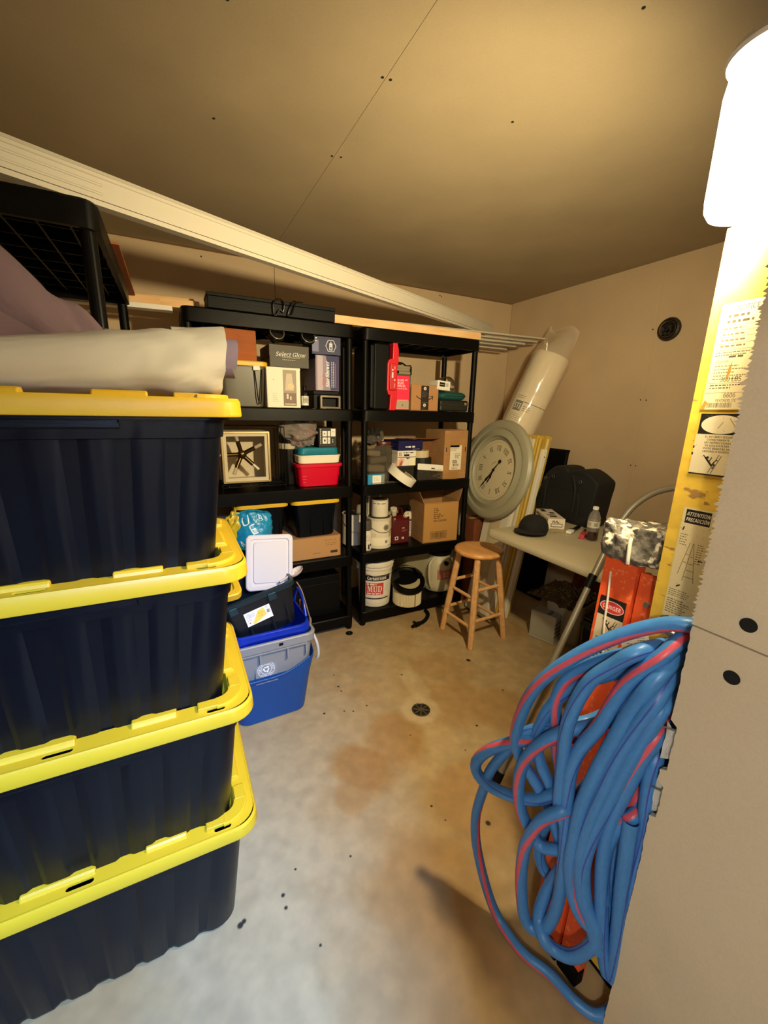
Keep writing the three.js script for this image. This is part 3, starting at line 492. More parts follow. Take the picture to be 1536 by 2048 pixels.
{ // shiny black headset-like bundle, wrapped in clear film
  const t = thing('headphones', 'shiny black over-ear headphones lying on the olive grey box', 'headphones', [0.60, S4 + 0.3205, -2.365], 0.1);
  const gl = std({ color: 0x0b0b0b, roughness: 0.18 }), sil = std({ color: 0x8c8878, roughness: 0.22, metalness: 0.6 });
  part(t, 'headband', tube([[-0.10, 0.012, 0.06], [-0.11, 0.05, 0.0], [-0.05, 0.072, -0.06], [0.05, 0.072, -0.06], [0.11, 0.05, 0.0], [0.10, 0.012, 0.06]], 0.011, 50, 10), gl);
  for (const s of [-1, 1]) { const c = part(t, 'ear_cup', turn(lathe([[0, 0], [0.038, 0], [0.044, 0.008], [0.044, 0.024], [0.034, 0.036], [0, 0.04]], 32), Math.PI / 2 - 0.35), gl, [s * 0.085, 0.044, 0.045]); part(c, 'trim_ring', turn(new THREE.TorusGeometry(0.036, 0.003, 10, 32), -0.35), sil, [0, 0.012, 0.032]); }
}
giftBox('script_box', 'olive grey box with white script lettering on the upper left shelf', [0.588, S4 + 0.208, -2.42], 0, 0.212, 0.112, 0.24, grained(0x3e382c, 0.5), { split: 0.45, front: canvasTex(512, 270, (x, w, h) => { x.fillStyle = '#40392c'; x.fillRect(0, 0, w, h); text(x, 'Select Glow', 270, 112, 72, '#e9e4d6', 'italic', 'center', 'serif'); x.strokeStyle = '#e9e4d6'; x.lineWidth = 3; x.beginPath(); x.moveTo(160, 152); x.bezierCurveTo(250, 140, 330, 160, 400, 146); x.stroke(); lines(x, 160, 176, 240, 1, 10, 7, '#b9b3a2'); }) });
giftBox('lamp_box', 'white box printed with a clear glass lamp, under the olive box', [0.550, S4, -2.41], 0, 0.180, 0.207, 0.24, grained(0xe9e0cc, 0.5), { split: 0.92, front: canvasTex(400, 460, (x, w, h) => { x.fillStyle = '#ece4d0'; x.fillRect(0, 0, w, h); x.fillStyle = '#a08d7c'; x.fillRect(190, 20, 165, 425); x.fillStyle = '#7c6253'; x.fillRect(196, 290, 153, 150); x.fillStyle = '#c9b7a2'; x.beginPath(); x.moveTo(235, 60); x.lineTo(300, 60); x.lineTo(325, 260); x.lineTo(212, 260); x.fill(); x.fillStyle = '#e7c39a'; x.beginPath(); x.ellipse(285, 210, 42, 34, 0, 0, 7); x.fill(); x.fillStyle = '#d8cdbd'; x.fillRect(230, 300, 24, 60); x.fillRect(272, 330, 18, 40); x.fillStyle = '#cbbfab'; x.fillRect(205, 415, 135, 14); lines(x, 60, 300, 80, 5, 22, 5, '#b7ad99'); x.fillStyle = '#b7ad99'; x.beginPath(); x.arc(75, 140, 8, 0, 7); x.fill(); }) });
{
  const t = thing('bottle', 'small black bottle with a white label beside the lamp box', 'bottle', [0.668, S4, -2.31]);
  part(t, 'bottle_body', bottleGeo([[0, 0], [0.019, 0], [0.021, 0.003], [0.021, 0.078], [0.017, 0.088], [0.009, 0.094], [0.009, 0.1], [0, 0.1]]), std({ color: 0x0c0b0a, roughness: 0.2 }));
  part(t, 'cap', lathe([[0, 0.094], [0.011, 0.094], [0.011, 0.114], [0.008, 0.118], [0, 0.118]], 20), M.black);
  wrapOn(t, 'label', 0.0214, 0.05, -1.3, 1.3, canvasTex(160, 128, (x, w, h) => { x.fillStyle = '#e8e4d8'; x.fillRect(0, 0, w, h); for (let i = 0; i < 6; i++) { x.fillStyle = '#222'; x.fillRect(40 + 14 * i, 14 + 8 * (i % 2), 6, 80); } x.fillRect(36, 50, 90, 5); }), [0, 0.04, 0]);
  const b = thing('bottle', 'round amber glass bottle in the shadow behind the blue box', 'bottle', [0.765, S4, -2.48]);
  part(b, 'bottle_body', bottleGeo([[0, 0], [0.036, 0], [0.04, 0.005], [0.04, 0.085], [0.032, 0.105], [0.014, 0.12], [0.012, 0.14], [0, 0.14]]), new THREE.MeshPhysicalMaterial({ color: 0x8a4a1c, roughness: 0.12, clearcoat: 1 }));
  part(b, 'cap', lathe([[0, 0.135], [0.015, 0.135], [0.015, 0.155], [0, 0.157]], 20), M.black);
}
{ // upper: dark blue box with a hexagon badge; lower: box with turned lettering
  const hex = canvasTex(400, 300, (x, w, h) => { x.fillStyle = '#1b1d46'; x.fillRect(0, 0, w, h); x.fillStyle = '#6d6f92'; x.fillRect(0, 60, 90, 200); x.fillStyle = '#d8d6de'; x.fillRect(8, 20, 60, 22); x.fillRect(14, 70, 50, 14); x.strokeStyle = '#cfcddb'; x.lineWidth = 9; x.beginPath(); [[225, 55], [300, 55], [335, 150], [300, 245], [225, 245], [190, 150]].forEach(([a, b], i) => i ? x.lineTo(a, b) : x.moveTo(a, b)); x.closePath(); x.stroke(); x.save(); x.translate(262, 150); x.rotate(-Math.PI / 2); x.fillStyle = '#d8d6de'; x.fillRect(-72, -22, 120, 44); lines(x, -60, -10, 100, 1, 10, 20, '#1b1d46'); x.fillStyle = '#d8d6de'; x.beginPath(); x.arc(62, 0, 8, 0, 7); x.fill(); x.restore(); });
  giftBox('badge_box', 'dark blue box with a white hexagon badge under the shelf top', [0.800, S4 + 0.288, -2.41], -3, 0.165, 0.094, 0.22, grained(0x1a1b3e, 0.4), { front: hex });
  const star = canvasTex(300, 400, (x, w, h) => { const g = ['#8d7f94', '#2a2c5c']; x.fillStyle = g[0]; x.fillRect(0, 0, w, h); x.fillStyle = g[1]; x.beginPath(); x.moveTo(130, 0); x.lineTo(300, 0); x.lineTo(300, 400); x.lineTo(190, 400); x.closePath(); x.fill(); x.fillStyle = '#b8a8b4'; x.fillRect(20, 0, 70, 400); x.save(); x.translate(150, 215); x.rotate(-Math.PI / 2); text(x, 'Star Shower', 0, 0, 66, '#f6f2f6', 'bold italic', 'center', 'serif', 300); lines(x, -130, -66, 200, 1, 10, 22, '#c85a62'); for (const k of [52, 76]) { x.fillStyle = '#e4e0ea'; for (let i = 0; i < 16; i++) x.fillRect(-150 + i * 19, k, 13, 9); } x.fillStyle = '#c33'; x.fillRect(-150, 100, 280, 9); x.restore(); });
  giftBox('star_box', 'tall white and blue box with turned lettering, leaning on the post', [0.795, S4 + 0.098, -2.40], 2, 0.140, 0.188, 0.20, grained(0x9a8ca0, 0.45), { front: star, lidMat: grained(0x2a2c5c, 0.45), split: 0.9 });
}
{ // small dark metal frame, and the black box that carries the tall one
  const t = thing('picture_stand', 'small dark open metal frame at the front of the upper left shelf', 'frame', [0.808, S4, -2.295]);
  const s = rrShape(0.118, 0.070, 0.006, THREE.Shape, 0, 0.035); s.holes.push(rrShape(0.098, 0.052, 0.003, THREE.Path, 0, 0.035));
  part(t, 'frame_body', move(extrude(s, 0.03, 0.0012), 0, 0.0012, -0.015), std({ color: 0x6a5f52, metalness: 0.7, roughness: 0.4 }));
  part(t, 'foot', box(0.126, 0.005, 0.035, 0.002), std({ color: 0x6a5f52, metalness: 0.7, roughness: 0.4 }), [0, 0.0025, 0]);
  giftBox('black_case', 'low black case under the tall blue and white box', [0.80, S4, -2.425], 0, 0.15, 0.097, 0.2, M.black);
}
// ---- second bay: lamp box, wire rack, flask, bag, bins
{ // box with a brass light fitting of five arms behind its window
  const t = thing('light_fixture_box', 'open white box framing a brass five-armed light fitting', 'light fitting', [0.345, S3 + 0.045, -2.44]);
  const gold = std({ color: 0xc9b284, metalness: 0.75, roughness: 0.3 }), cream = grained(0xcdbfa2, 0.6);
  const w = 0.25, h = 0.275; const s = rrShape(w, h, 0.004, THREE.Shape, 0, h / 2); s.holes.push(rrShape(w - 0.018, h - 0.018, 0.002, THREE.Path, 0, h / 2));
  part(t, 'frame', move(extrude(s, 0.012, 0.001), 0, 0, 0.10), gold);
  const s2 = rrShape(w - 0.02, h - 0.02, 0.004, THREE.Shape, 0, h / 2); s2.holes.push(rrShape(w - 0.05, h - 0.05, 0.002, THREE.Path, 0, h / 2)); part(t, 'inner_frame', move(extrude(s2, 0.008, 0.001), 0, 0, 0.096), cream);
  part(t, 'carton_body', join(move(box(w, h, 0.006, 0.002), 0, h / 2, -0.06), move(box(0.006, h, 0.16, 0.002), -w / 2 + 0.004, h / 2, 0.02), move(box(0.006, h, 0.16, 0.002), w / 2 - 0.004, h / 2, 0.02), move(box(w, 0.006, 0.16, 0.002), 0, 0.004, 0.02), move(box(w, 0.006, 0.16, 0.002), 0, h - 0.004, 0.02)), cream);
  const brass = std({ color: 0x5a4526, metalness: 0.9, roughness: 0.28 }), cx = -0.02, cy = 0.15, cz = 0.075;
  part(t, 'hub', turn(lathe([[0, -0.016], [0.018, -0.016], [0.024, -0.008], [0.024, 0.01], [0.012, 0.02], [0, 0.022]], 24), Math.PI / 2), brass, [cx, cy, cz]);
  for (const a of [105, 28, -45, -115, 180]) { const c = Math.cos(a * D), q = Math.sin(a * D); const arm = part(t, 'arm', join(straight([cx + 0.015 * c, cy + 0.015 * q, cz], [cx + 0.078 * c, cy + 0.078 * q, cz + 0.012], 0.0115, 16)), brass); part(arm, 'bulb_tube', straight([cx + 0.078 * c, cy + 0.078 * q, cz + 0.012], [cx + 0.118 * c, cy + 0.118 * q, cz + 0.018], 0.0095, 14), new THREE.MeshPhysicalMaterial({ color: 0xd9cfb8, roughness: 0.2, transmission: 0.5, thickness: 0 })); }
}
{ // black wire rack in front of it
  const t = thing('wire_rack', 'black wire rack round the brass light fitting box', 'wire rack', [0.375, S3, -2.40]);
  const wr = (a, b) => straight(a, b, 0.0022, 8), W = 0.165, x0 = -W, x1 = W, z0 = -0.13, z1 = 0.12, h = 0.345, bars = [];
  part(t, 'rim', join(wr([x0, h, z0], [x1, h, z0]), wr([x0, h, z1], [x1, h, z1]), wr([x0, h, z0], [x0, h, z1]), wr([x1, h, z0], [x1, h, z1]), wr([x0, 0.03, z0], [x1, 0.03, z0]), wr([x0, 0.03, z1], [x1, 0.03, z1]), wr([x0, 0.03, z0], [x0, 0.03, z1]), wr([x1, 0.03, z0], [x1, 0.03, z1])), M.black);
  for (const x of [x0, x1]) for (const z of [z0, z1]) part(t, 'leg', wr([x, 0, z], [x, h, z]), M.black);
  for (const [x, z] of [[x1, -0.05], [x1, 0.04]]) part(t, 'upright', wr([x, 0.03, z], [x, h, z]), M.black);
  for (let i = 0; i < 9; i++) part(t, 'floor_wire', wr([x0 + (i + 1) * 2 * W / 10, 0.032, z0], [x0 + (i + 1) * 2 * W / 10, 0.032, z1]), M.black);
  for (let i = 0; i < 5; i++) part(t, 'cross_wire', wr([x0, 0.034, z0 + 0.04 * (i + 1)], [x1, 0.034, z0 + 0.04 * (i + 1)]), M.black);
}
{ // flask
  const t = thing('flask', 'black flask with a pale band, standing by the wire rack', 'flask', [0.605, S3, -2.46]);
  part(t, 'flask_body', lathe([[0, 0], [0.054, 0], [0.058, 0.006], [0.058, 0.215], [0.05, 0.225], [0, 0.226]], 40), std({ color: 0x0c0b0b, roughness: 0.3 }));
  part(t, 'band', lathe([[0.058, 0.214], [0.0595, 0.216], [0.0595, 0.242], [0.056, 0.246], [0, 0.247]], 40), std({ color: 0xb3a88f, roughness: 0.4 }));
  part(t, 'lid', lathe([[0.052, 0.245], [0.052, 0.285], [0.046, 0.292], [0, 0.293]], 40), M.black);
}
{ // red bin, white tray, teal lid
  const t = thing('bin', 'bright red plastic bin at the bottom of the coloured stack', 'plastic bin', [0.752, S3, -2.40]);
  part(t, 'bin_body', taperBin(0.262, 0.19, 0.135, 0.012, 0.003, 0.03, 0.009), grained(0xd4032c, 0.38));
  for (let i = 0; i < 3; i++) part(t, 'volume_mark', box(0.018 + 0.004 * i, 0.0018, 0.001, 0.0004), std({ color: 0xf06f86, roughness: 0.4 }), [-0.095, 0.03 + 0.017 * i, 0.0868 + 0.0018 * i]);
  const w = thing('tray', 'cream plastic tray stacked between the red bin and teal lid', 'tray', [0.752, S3 + 0.1355, -2.40]); part(w, 'tray_body', taperBin(0.256, 0.19, 0.05, 0.004, 0.003, 0.03, 0.003), grained(0xefe6d2, 0.4)); part(w, 'tray_floor', boxUp(0.23, 0.003, 0.165, 0.001), grained(0xefe6d2, 0.4), [0, 0.046, 0]);
  const c = thing('teal_lid', 'teal plastic lid on top of the cream tray', 'lid', [0.748, S3 + 0.186, -2.40]);
  part(c, 'lid_body', loft([ring(0.20, 0.14, 0.03, 0), ring(0.238, 0.178, 0.03, 0.002), ring(0.242, 0.182, 0.03, 0.006), ring(0.240, 0.18, 0.03, 0.036), ring(0.232, 0.172, 0.03, 0.042), ring(0.21, 0.15, 0.03, 0.042), ring(0.2, 0.14, 0.03, 0.038)], { capA: true, capB: true, crease: 0.5 }), grained(0x0c7690, 0.4));
}
{ // clear bag of small red goods, and the black box of white icons on the teal lid
  const t = thing('plastic_bag', 'crinkled clear plastic bag with red contents on the teal lid', 'plastic bag', [0.672, S3 + 0.229, -2.41]);
  part(t, 'film', crumple(0.215, 0.165, 0.14, 51, 0.42), new THREE.MeshPhysicalMaterial({ color: 0xd8cfc6, roughness: 0.08, transmission: 0.72, thickness: 0, side: THREE.DoubleSide, clearcoat: 1, clearcoatRoughness: 0.05 }));
  for (const [x, y, z, c, r] of [[-0.03, 0.03, 0.01, 0xa87a80, 0.026], [0.02, 0.04, 0.0, 0x8c6a6a, 0.026], [0.05, 0.085, 0, 0x9b1626, 0.03], [-0.02, 0.09, -0.01, 0x7a4a4c, 0.03]]) part(t, 'packet', turn(box(r * 2.2, r * 2, r * 1.1, 0.008), 0.3, x * 9, x * 5), grained(c, 0.3), [x, y, z]);
  giftBox('icon_box', 'black box with white icon squares beside the clear bag', [0.812, S3 + 0.229, -2.40], -4, 0.106, 0.112, 0.13, M.black, { front: canvasTex(300, 310, (x, w, h) => { x.fillStyle = '#0c0b0a'; x.fillRect(0, 0, w, h); const c = '#e6e1d4'; x.fillStyle = c; x.fillRect(60, 50, 78, 90); x.fillRect(150, 50, 44, 90); x.fillRect(60, 155, 78, 105); x.fillRect(150, 155, 44, 105); x.fillRect(208, 14, 80, 126); x.fillStyle = '#222'; x.beginPath(); x.moveTo(85, 80); x.lineTo(110, 95); x.lineTo(85, 110); x.fill(); x.fillRect(85, 190, 28, 34); x.strokeStyle = '#222'; x.lineWidth = 5; x.beginPath(); x.moveTo(160, 190); x.lineTo(180, 215); x.lineTo(168, 235); x.stroke(); x.fillRect(225, 60, 40, 6); x.save(); x.translate(240, 200); x.rotate(-Math.PI / 2); lines(x, -40, -8, 70, 1, 10, 14, c); x.restore(); for (let i = 0; i < 9; i++) { x.fillStyle = c; x.fillRect(22, 20 + i * 28, 12, 18); } }) });
}
// ---- third bay: two small totes, blue bag, long carton
{
  function smallTote(label, x, z, turnY) {
    const t = thing('small_tote', label, 'storage tote', [x, S2 + 0.139, z], turnY * D);
    part(t, 'tub', taperBin(0.262, 0.33, 0.205, 0.018, 0.003, 0.03, 0.004), M.toteBlack);
    const lid = loft([ring(0.27, 0.34, 0.035, 0.202), ring(0.298, 0.362, 0.04, 0.206), ring(0.298, 0.362, 0.04, 0.222), ring(0.290, 0.354, 0.04, 0.228), ring(0.24, 0.304, 0.03, 0.228), ring(0.234, 0.298, 0.03, 0.222)], { capA: true, capB: true, crease: 0.5 });
    part(t, 'lid', join(lid, ...[-0.085, 0.0, 0.09].map((q) => move(box(0.062, 0.013, 0.02, 0.003), q, 0.233, 0.152)), ...[-0.085, 0.09].map((q) => move(box(0.062, 0.013, 0.02, 0.003), q, 0.233, -0.152))), M.yellow);
    part(t, 'rib', join(...[-0.1, -0.03, 0.05, 0.1].map((q) => move(box(0.012, 0.17, 0.004, 0.0015), q, 0.10, 0.157))), M.toteBlack);
    return t;
  }
  smallTote('small black tote with yellow lid behind the blue bag, left of its twin', 0.405, -2.455, 0);
  smallTote('small black tote with yellow lid standing on the long brown carton', 0.715, -2.45, 1);
  const k = canvasTex(640, 320, (x, w, h) => { x.fillStyle = '#b98952'; x.fillRect(0, 0, w, h); x.save(); x.translate(w / 2, h / 2); x.rotate(Math.PI); lines(x, -295, -108, 180, 1, 10, 40, '#3a2a18'); lines(x, -60, -90, 160, 1, 10, 9, '#7a5a34'); lines(x, -280, 20, 230, 2, 30, 11, '#8a6638'); lines(x, -280, 95, 200, 1, 30, 9, '#8a6638'); x.restore(); });
  carton('carton', 'long low brown carton with upside-down print on the third left shelf', 'cardboard box', [0.640, S2, -2.44], 0, 0.46, 0.138, 0.30, { front: k, fw: 0.30, fh: 0.13, fx: 0.07, tape: false });
  // blue plastic bag with white letters
  const b = thing('plastic_bag', 'bright blue plastic bag with big white letters', 'plastic bag', [0.335, S2 + 0.145, -2.235], -0.15);
  const bt = canvasTex(512, 512, (x, w, h) => { x.fillStyle = '#1e8cb4'; x.fillRect(0, 0, w, h); x.save(); x.translate(268, 200); x.rotate(-0.38); text(x, 'E', -10, 20, 190, '#f4f4f0', ''); text(x, 'U', -60, -130, 170, '#f4f4f0', ''); text(x, 'A', 130, -90, 120, '#f4f4f0', ''); text(x, 'L', 0, 190, 170, '#f4f4f0', ''); text(x, 'M', -170, 150, 120, '#f4f4f0', ''); x.restore(); });
  const bagF = (z0, s) => (u, v) => { const a = (u - 0.5) * 0.235 * (1 - 0.22 * v), n = fbm(u * 5 + s, v * 5, 99, 61, 4) - 0.5, f = Math.abs(((u * 5 + v * 3 + 2 * n) % 1) - 0.5); return V(a + 0.02 * n + 0.01 * v, v * 0.205 + 0.014 * n - 0.03 * Math.abs(u - 0.5) * v, z0 * (Math.sin(Math.PI * u) ** 0.5) * (0.5 + 0.5 * Math.sin(Math.PI * Math.min(1, 0.22 + v * 0.82))) * 0.075 + 0.016 * n + 0.012 * f * v); };
  part(b, 'bag_front', surf(bagF(1, 1), 40, 36), std({ map: bt, roughness: 0.35, side: THREE.DoubleSide }));
  part(b, 'bag_back', surf(bagF(-1, 1), 30, 30), std({ color: 0x1e7fa4, roughness: 0.35, side: THREE.DoubleSide }));
  const yb = thing('plastic_bag', 'crumpled yellow plastic bag behind the blue one', 'plastic bag', [0.255, S2 + 0.14, -2.235]); part(yb, 'film', crumple(0.13, 0.20, 0.07, 71, 0.35), std({ color: 0xc9ab1c, roughness: 0.3 }));
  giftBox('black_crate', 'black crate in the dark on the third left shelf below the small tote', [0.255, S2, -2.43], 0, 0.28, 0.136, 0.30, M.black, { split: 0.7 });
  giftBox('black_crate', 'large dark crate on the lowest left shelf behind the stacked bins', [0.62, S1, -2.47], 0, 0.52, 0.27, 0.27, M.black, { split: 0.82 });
}

// ================================================================ right unit, bay under the top
{ // black tool case on its end with a red latch edge
  const t = thing('tool_case', 'black tool case with red latch, standing on end', 'tool case', [1.135, S4, -2.40]);
  part(t, 'case_shell', boxUp(0.105, 0.375, 0.26, 0.012, 3), M.black, [-0.012, 0, 0]); part(t, 'case_shell', boxUp(0.03, 0.36, 0.25, 0.01, 3), M.black, [-0.07, 0.006, 0]);
  const red = grained(0xd51f2c, 0.38);
  const s = poly([[-0.020, 0.0], [0.012, 0.0], [0.022, 0.03], [0.024, 0.10], [0.02, 0.14], [0.02, 0.24], [0.027, 0.27], [0.027, 0.34], [0.018, 0.375], [-0.004, 0.375], [-0.006, 0.29], [-0.03, 0.282], [-0.038, 0.262], [-0.038, 0.115], [-0.03, 0.09], [-0.014, 0.085]]);
  part(t, 'red_edge', move(extrude(s, 0.24, 0.003), 0.060, 0.002, -0.10), red);
  const lt = part(t, 'latch', box(0.044, 0.15, 0.012, 0.005), grained(0xc21824, 0.35), [0.052, 0.19, 0.149]);
  printOn(lt, 'latch_print', 0.034, 0.14, canvasTex(90, 370, (x, w, h) => { x.fillStyle = '#c8202c'; x.fillRect(0, 0, w, h); x.save(); x.translate(30, 170); x.rotate(-Math.PI / 2); lines(x, -30, -16, 170, 1, 10, 26, '#f4d8d4'); x.restore(); x.fillStyle = '#f2d0cc'; x.beginPath(); x.arc(66, 230, 13, 0, 7); x.fill(); lines(x, 58, 30, 20, 5, 9, 5, '#f0c8c4'); lines(x, 56, 280, 24, 7, 10, 5, '#f0c8c4'); }), [0, 0, 0.0066]);
}
giftBox('red_carton', 'upright box with a bright red and white printed face', [1.267, S4, -2.39], 0, 0.125, 0.212, 0.20, grained(0x4a3a2e, 0.6), { front: canvasTex(250, 420, (x, w, h) => { x.fillStyle = '#4d4034'; x.fillRect(0, 0, w, h); x.fillStyle = '#e8274c'; x.fillRect(52, 12, 186, 300); x.fillStyle = '#a89c80'; x.fillRect(52, 306, 186, 100); x.fillStyle = '#e77f86'; x.fillRect(52, 400, 186, 12); lines(x, 66, 52, 150, 3, 34, 16, '#f4a4ac'); lines(x, 66, 70, 150, 3, 34, 8, '#f6c3c6'); lines(x, 66, 160, 150, 1, 34, 10, '#f6c3c6'); x.fillStyle = '#6d6450'; x.beginPath(); x.moveTo(145, 345); x.lineTo(160, 372); x.lineTo(130, 372); x.fill(); x.fillStyle = '#d98d93'; x.fillRect(70, 296, 150, 14); }) });
{ // folded pale goods and a black clip on the red carton
  const t = thing('folded_cloth', 'folded beige cloth with a dark strap on the red box', 'folded cloth', [1.285, S4 + 0.213, -2.40]);
  const cm = std({ color: 0x8d8067, roughness: 0.9 });
  part(t, 'cloth', uvm(join(move(box(0.155, 0.022, 0.15, 0.01, 3), 0, 0.011, 0), move(turn(box(0.15, 0.020, 0.145, 0.009, 3), 0, 0.06, 0.03), 0.002, 0.030, 0), move(turn(box(0.145, 0.018, 0.14, 0.008, 3), 0, -0.05, -0.05), 0.0, 0.046, 0))), cm);
  part(t, 'strap', join(move(box(0.012, 0.05, 0.152, 0.004), 0.066, 0.026, 0), move(box(0.05, 0.016, 0.01, 0.004), -0.045, 0.014, 0.076)), M.black);
  const k = thing('cable', 'black coiled cable and clip on the folded beige cloth', 'cable', [1.285, S4 + 0.272, -2.39]);
  part(k, 'cord', join(tube([[-0.10, -0.004, 0.02], [-0.05, 0.0, 0.03], [-0.02, 0.010, 0.02], [0.02, 0.012, 0.03], [0.05, 0.0, 0.02], [0.085, 0.0, 0.03]], 0.004, 40, 8), tube([[-0.05, 0.0, 0.03], [-0.02, 0.02, 0.01], [0.02, 0.018, 0.0], [0.05, 0.004, 0.02]], 0.0035, 30, 8)), M.black);
  part(k, 'clip', box(0.04, 0.016, 0.02, 0.005), M.black, [0, 0.01, 0.025]);
}
{ // brown shipping carton, black tape with a smile arrow
  const sm = canvasTex(512, 400, (x, w, h) => { x.fillStyle = '#b07f52'; x.fillRect(0, 0, w, h); x.fillStyle = '#1d1712'; x.fillRect(182, 0, 150, h); x.strokeStyle = '#2a1d14'; x.lineWidth = 15; x.lineCap = 'round'; x.beginPath(); x.moveTo(96, 172); x.bezierCurveTo(180, 252, 330, 250, 400, 185); x.stroke(); x.lineWidth = 12; x.beginPath(); x.moveTo(352, 172); x.lineTo(412, 164); x.lineTo(405, 226); x.stroke(); x.fillStyle = '#d9ccb8'; for (const y of [46, 318]) { x.beginPath(); x.arc(256, y, 28, 0, 7); x.fill(); } x.fillStyle = '#1d1712'; for (const y of [46, 318]) { x.beginPath(); x.moveTo(246, y + 12); x.lineTo(262, y - 14); x.lineTo(268, y + 4); x.fill(); } lines(x, 205, 98, 105, 4, 26, 11, '#5d5044'); lines(x, 205, 360, 105, 2, 20, 9, '#5d5044'); x.fillStyle = '#5d5044'; x.fillRect(200, 268, 110, 10); });
  carton('carton', 'brown carton with black tape and a curved arrow print', 'cardboard box', [1.437, S4, -2.40], 0, 0.205, 0.158, 0.22, { front: sm, open: [['b', 40, 0.10], ['l', 75, 0.09], ['r', 20, 0.08], ['f', 152, 0.085]], mat: M.card });
}
{ // grey and teal cases stacked at the right
  const t = thing('case', 'dark grey hard case under the teal pouch', 'case', [1.672, S4, -2.41]);
  part(t, 'case_shell', boxUp(0.225, 0.072, 0.23, 0.012, 3), grained(0x1f1e18, 0.5)); part(t, 'case_lid', boxUp(0.228, 0.012, 0.233, 0.005), grained(0x25241d, 0.5), [0, 0.036, 0]); part(t, 'latch', box(0.03, 0.02, 0.008, 0.003), M.metal, [0.095, 0.05, 0.117]);
  const c = thing('pouch', 'teal zipped pouch on the dark grey case', 'pouch', [1.672, S4 + 0.0725, -2.41]);
  part(c, 'pouch_body', loft([ring(0.18, 0.18, 0.04, 0), ring(0.215, 0.215, 0.05, 0.012), ring(0.226, 0.224, 0.05, 0.026), ring(0.215, 0.215, 0.05, 0.042), ring(0.18, 0.18, 0.04, 0.05)], { capA: true, capB: true, crease: 1.2 }), grained(0x0d4a46, 0.6)); part(c, 'zip', box(0.18, 0.003, 0.004, 0.001), M.black, [0, 0.026, 0.112]);
  giftBox('grey_box', 'flat grey green box at the back of the upper right shelf', [1.70, S4 + 0.124, -2.47], 0, 0.13, 0.032, 0.10, grained(0x4c4636, 0.6));
  const w = thing('white_box', 'small white box with a black name panel, lying tilted on the carton', 'box', [1.570, S4 + 0.137, -2.33], 0.1); w.rotation.z = -0.06;
  part(w, 'box_body', boxUp(0.105, 0.052, 0.09, 0.004), M.white);
  part(w, 'box_foot', boxUp(0.11, 0.008, 0.094, 0.003), M.white, [0, -0.006, 0]);
  printOn(w, 'printed_front', 0.085, 0.036, canvasTex(240, 100, (x, w2, h) => { x.fillStyle = '#efeadd'; x.fillRect(0, 0, w2, h); x.fillStyle = '#15120f'; x.fillRect(8, 14, 130, 72); lines(x, 24, 46, 96, 1, 10, 9, '#cfc9ba'); bars(x, 158, 18, 60, 62, '#777'); }), [0.0, 0.028, 0.0465]);
  const s = thing('film_strip', 'bent strip of clear film with dark print on the white box', 'film', [1.62, S4 + 0.19, -2.34], 0.2);
  part(s, 'film', surf((u, v) => V((u - 0.5) * 0.19, 0.045 * Math.sin(u * 2.7) ** 2 - 0.03 * u, (v - 0.5) * 0.05), 24, 4), new THREE.MeshPhysicalMaterial({ color: 0x9c8f78, roughness: 0.2, transmission: 0.5, thickness: 0, side: THREE.DoubleSide })); part(s, 'dark_edge', surf((u, v) => V((0.45 + u * 0.5 - 0.5) * 0.19, 0.045 * Math.sin((0.45 + u * 0.5) * 2.7) ** 2 - 0.03 * (0.45 + u * 0.5) + 0.002, (v * 0.4) * 0.05), 16, 3), std({ color: 0x3a2c1e, roughness: 0.5, side: THREE.DoubleSide }));
}
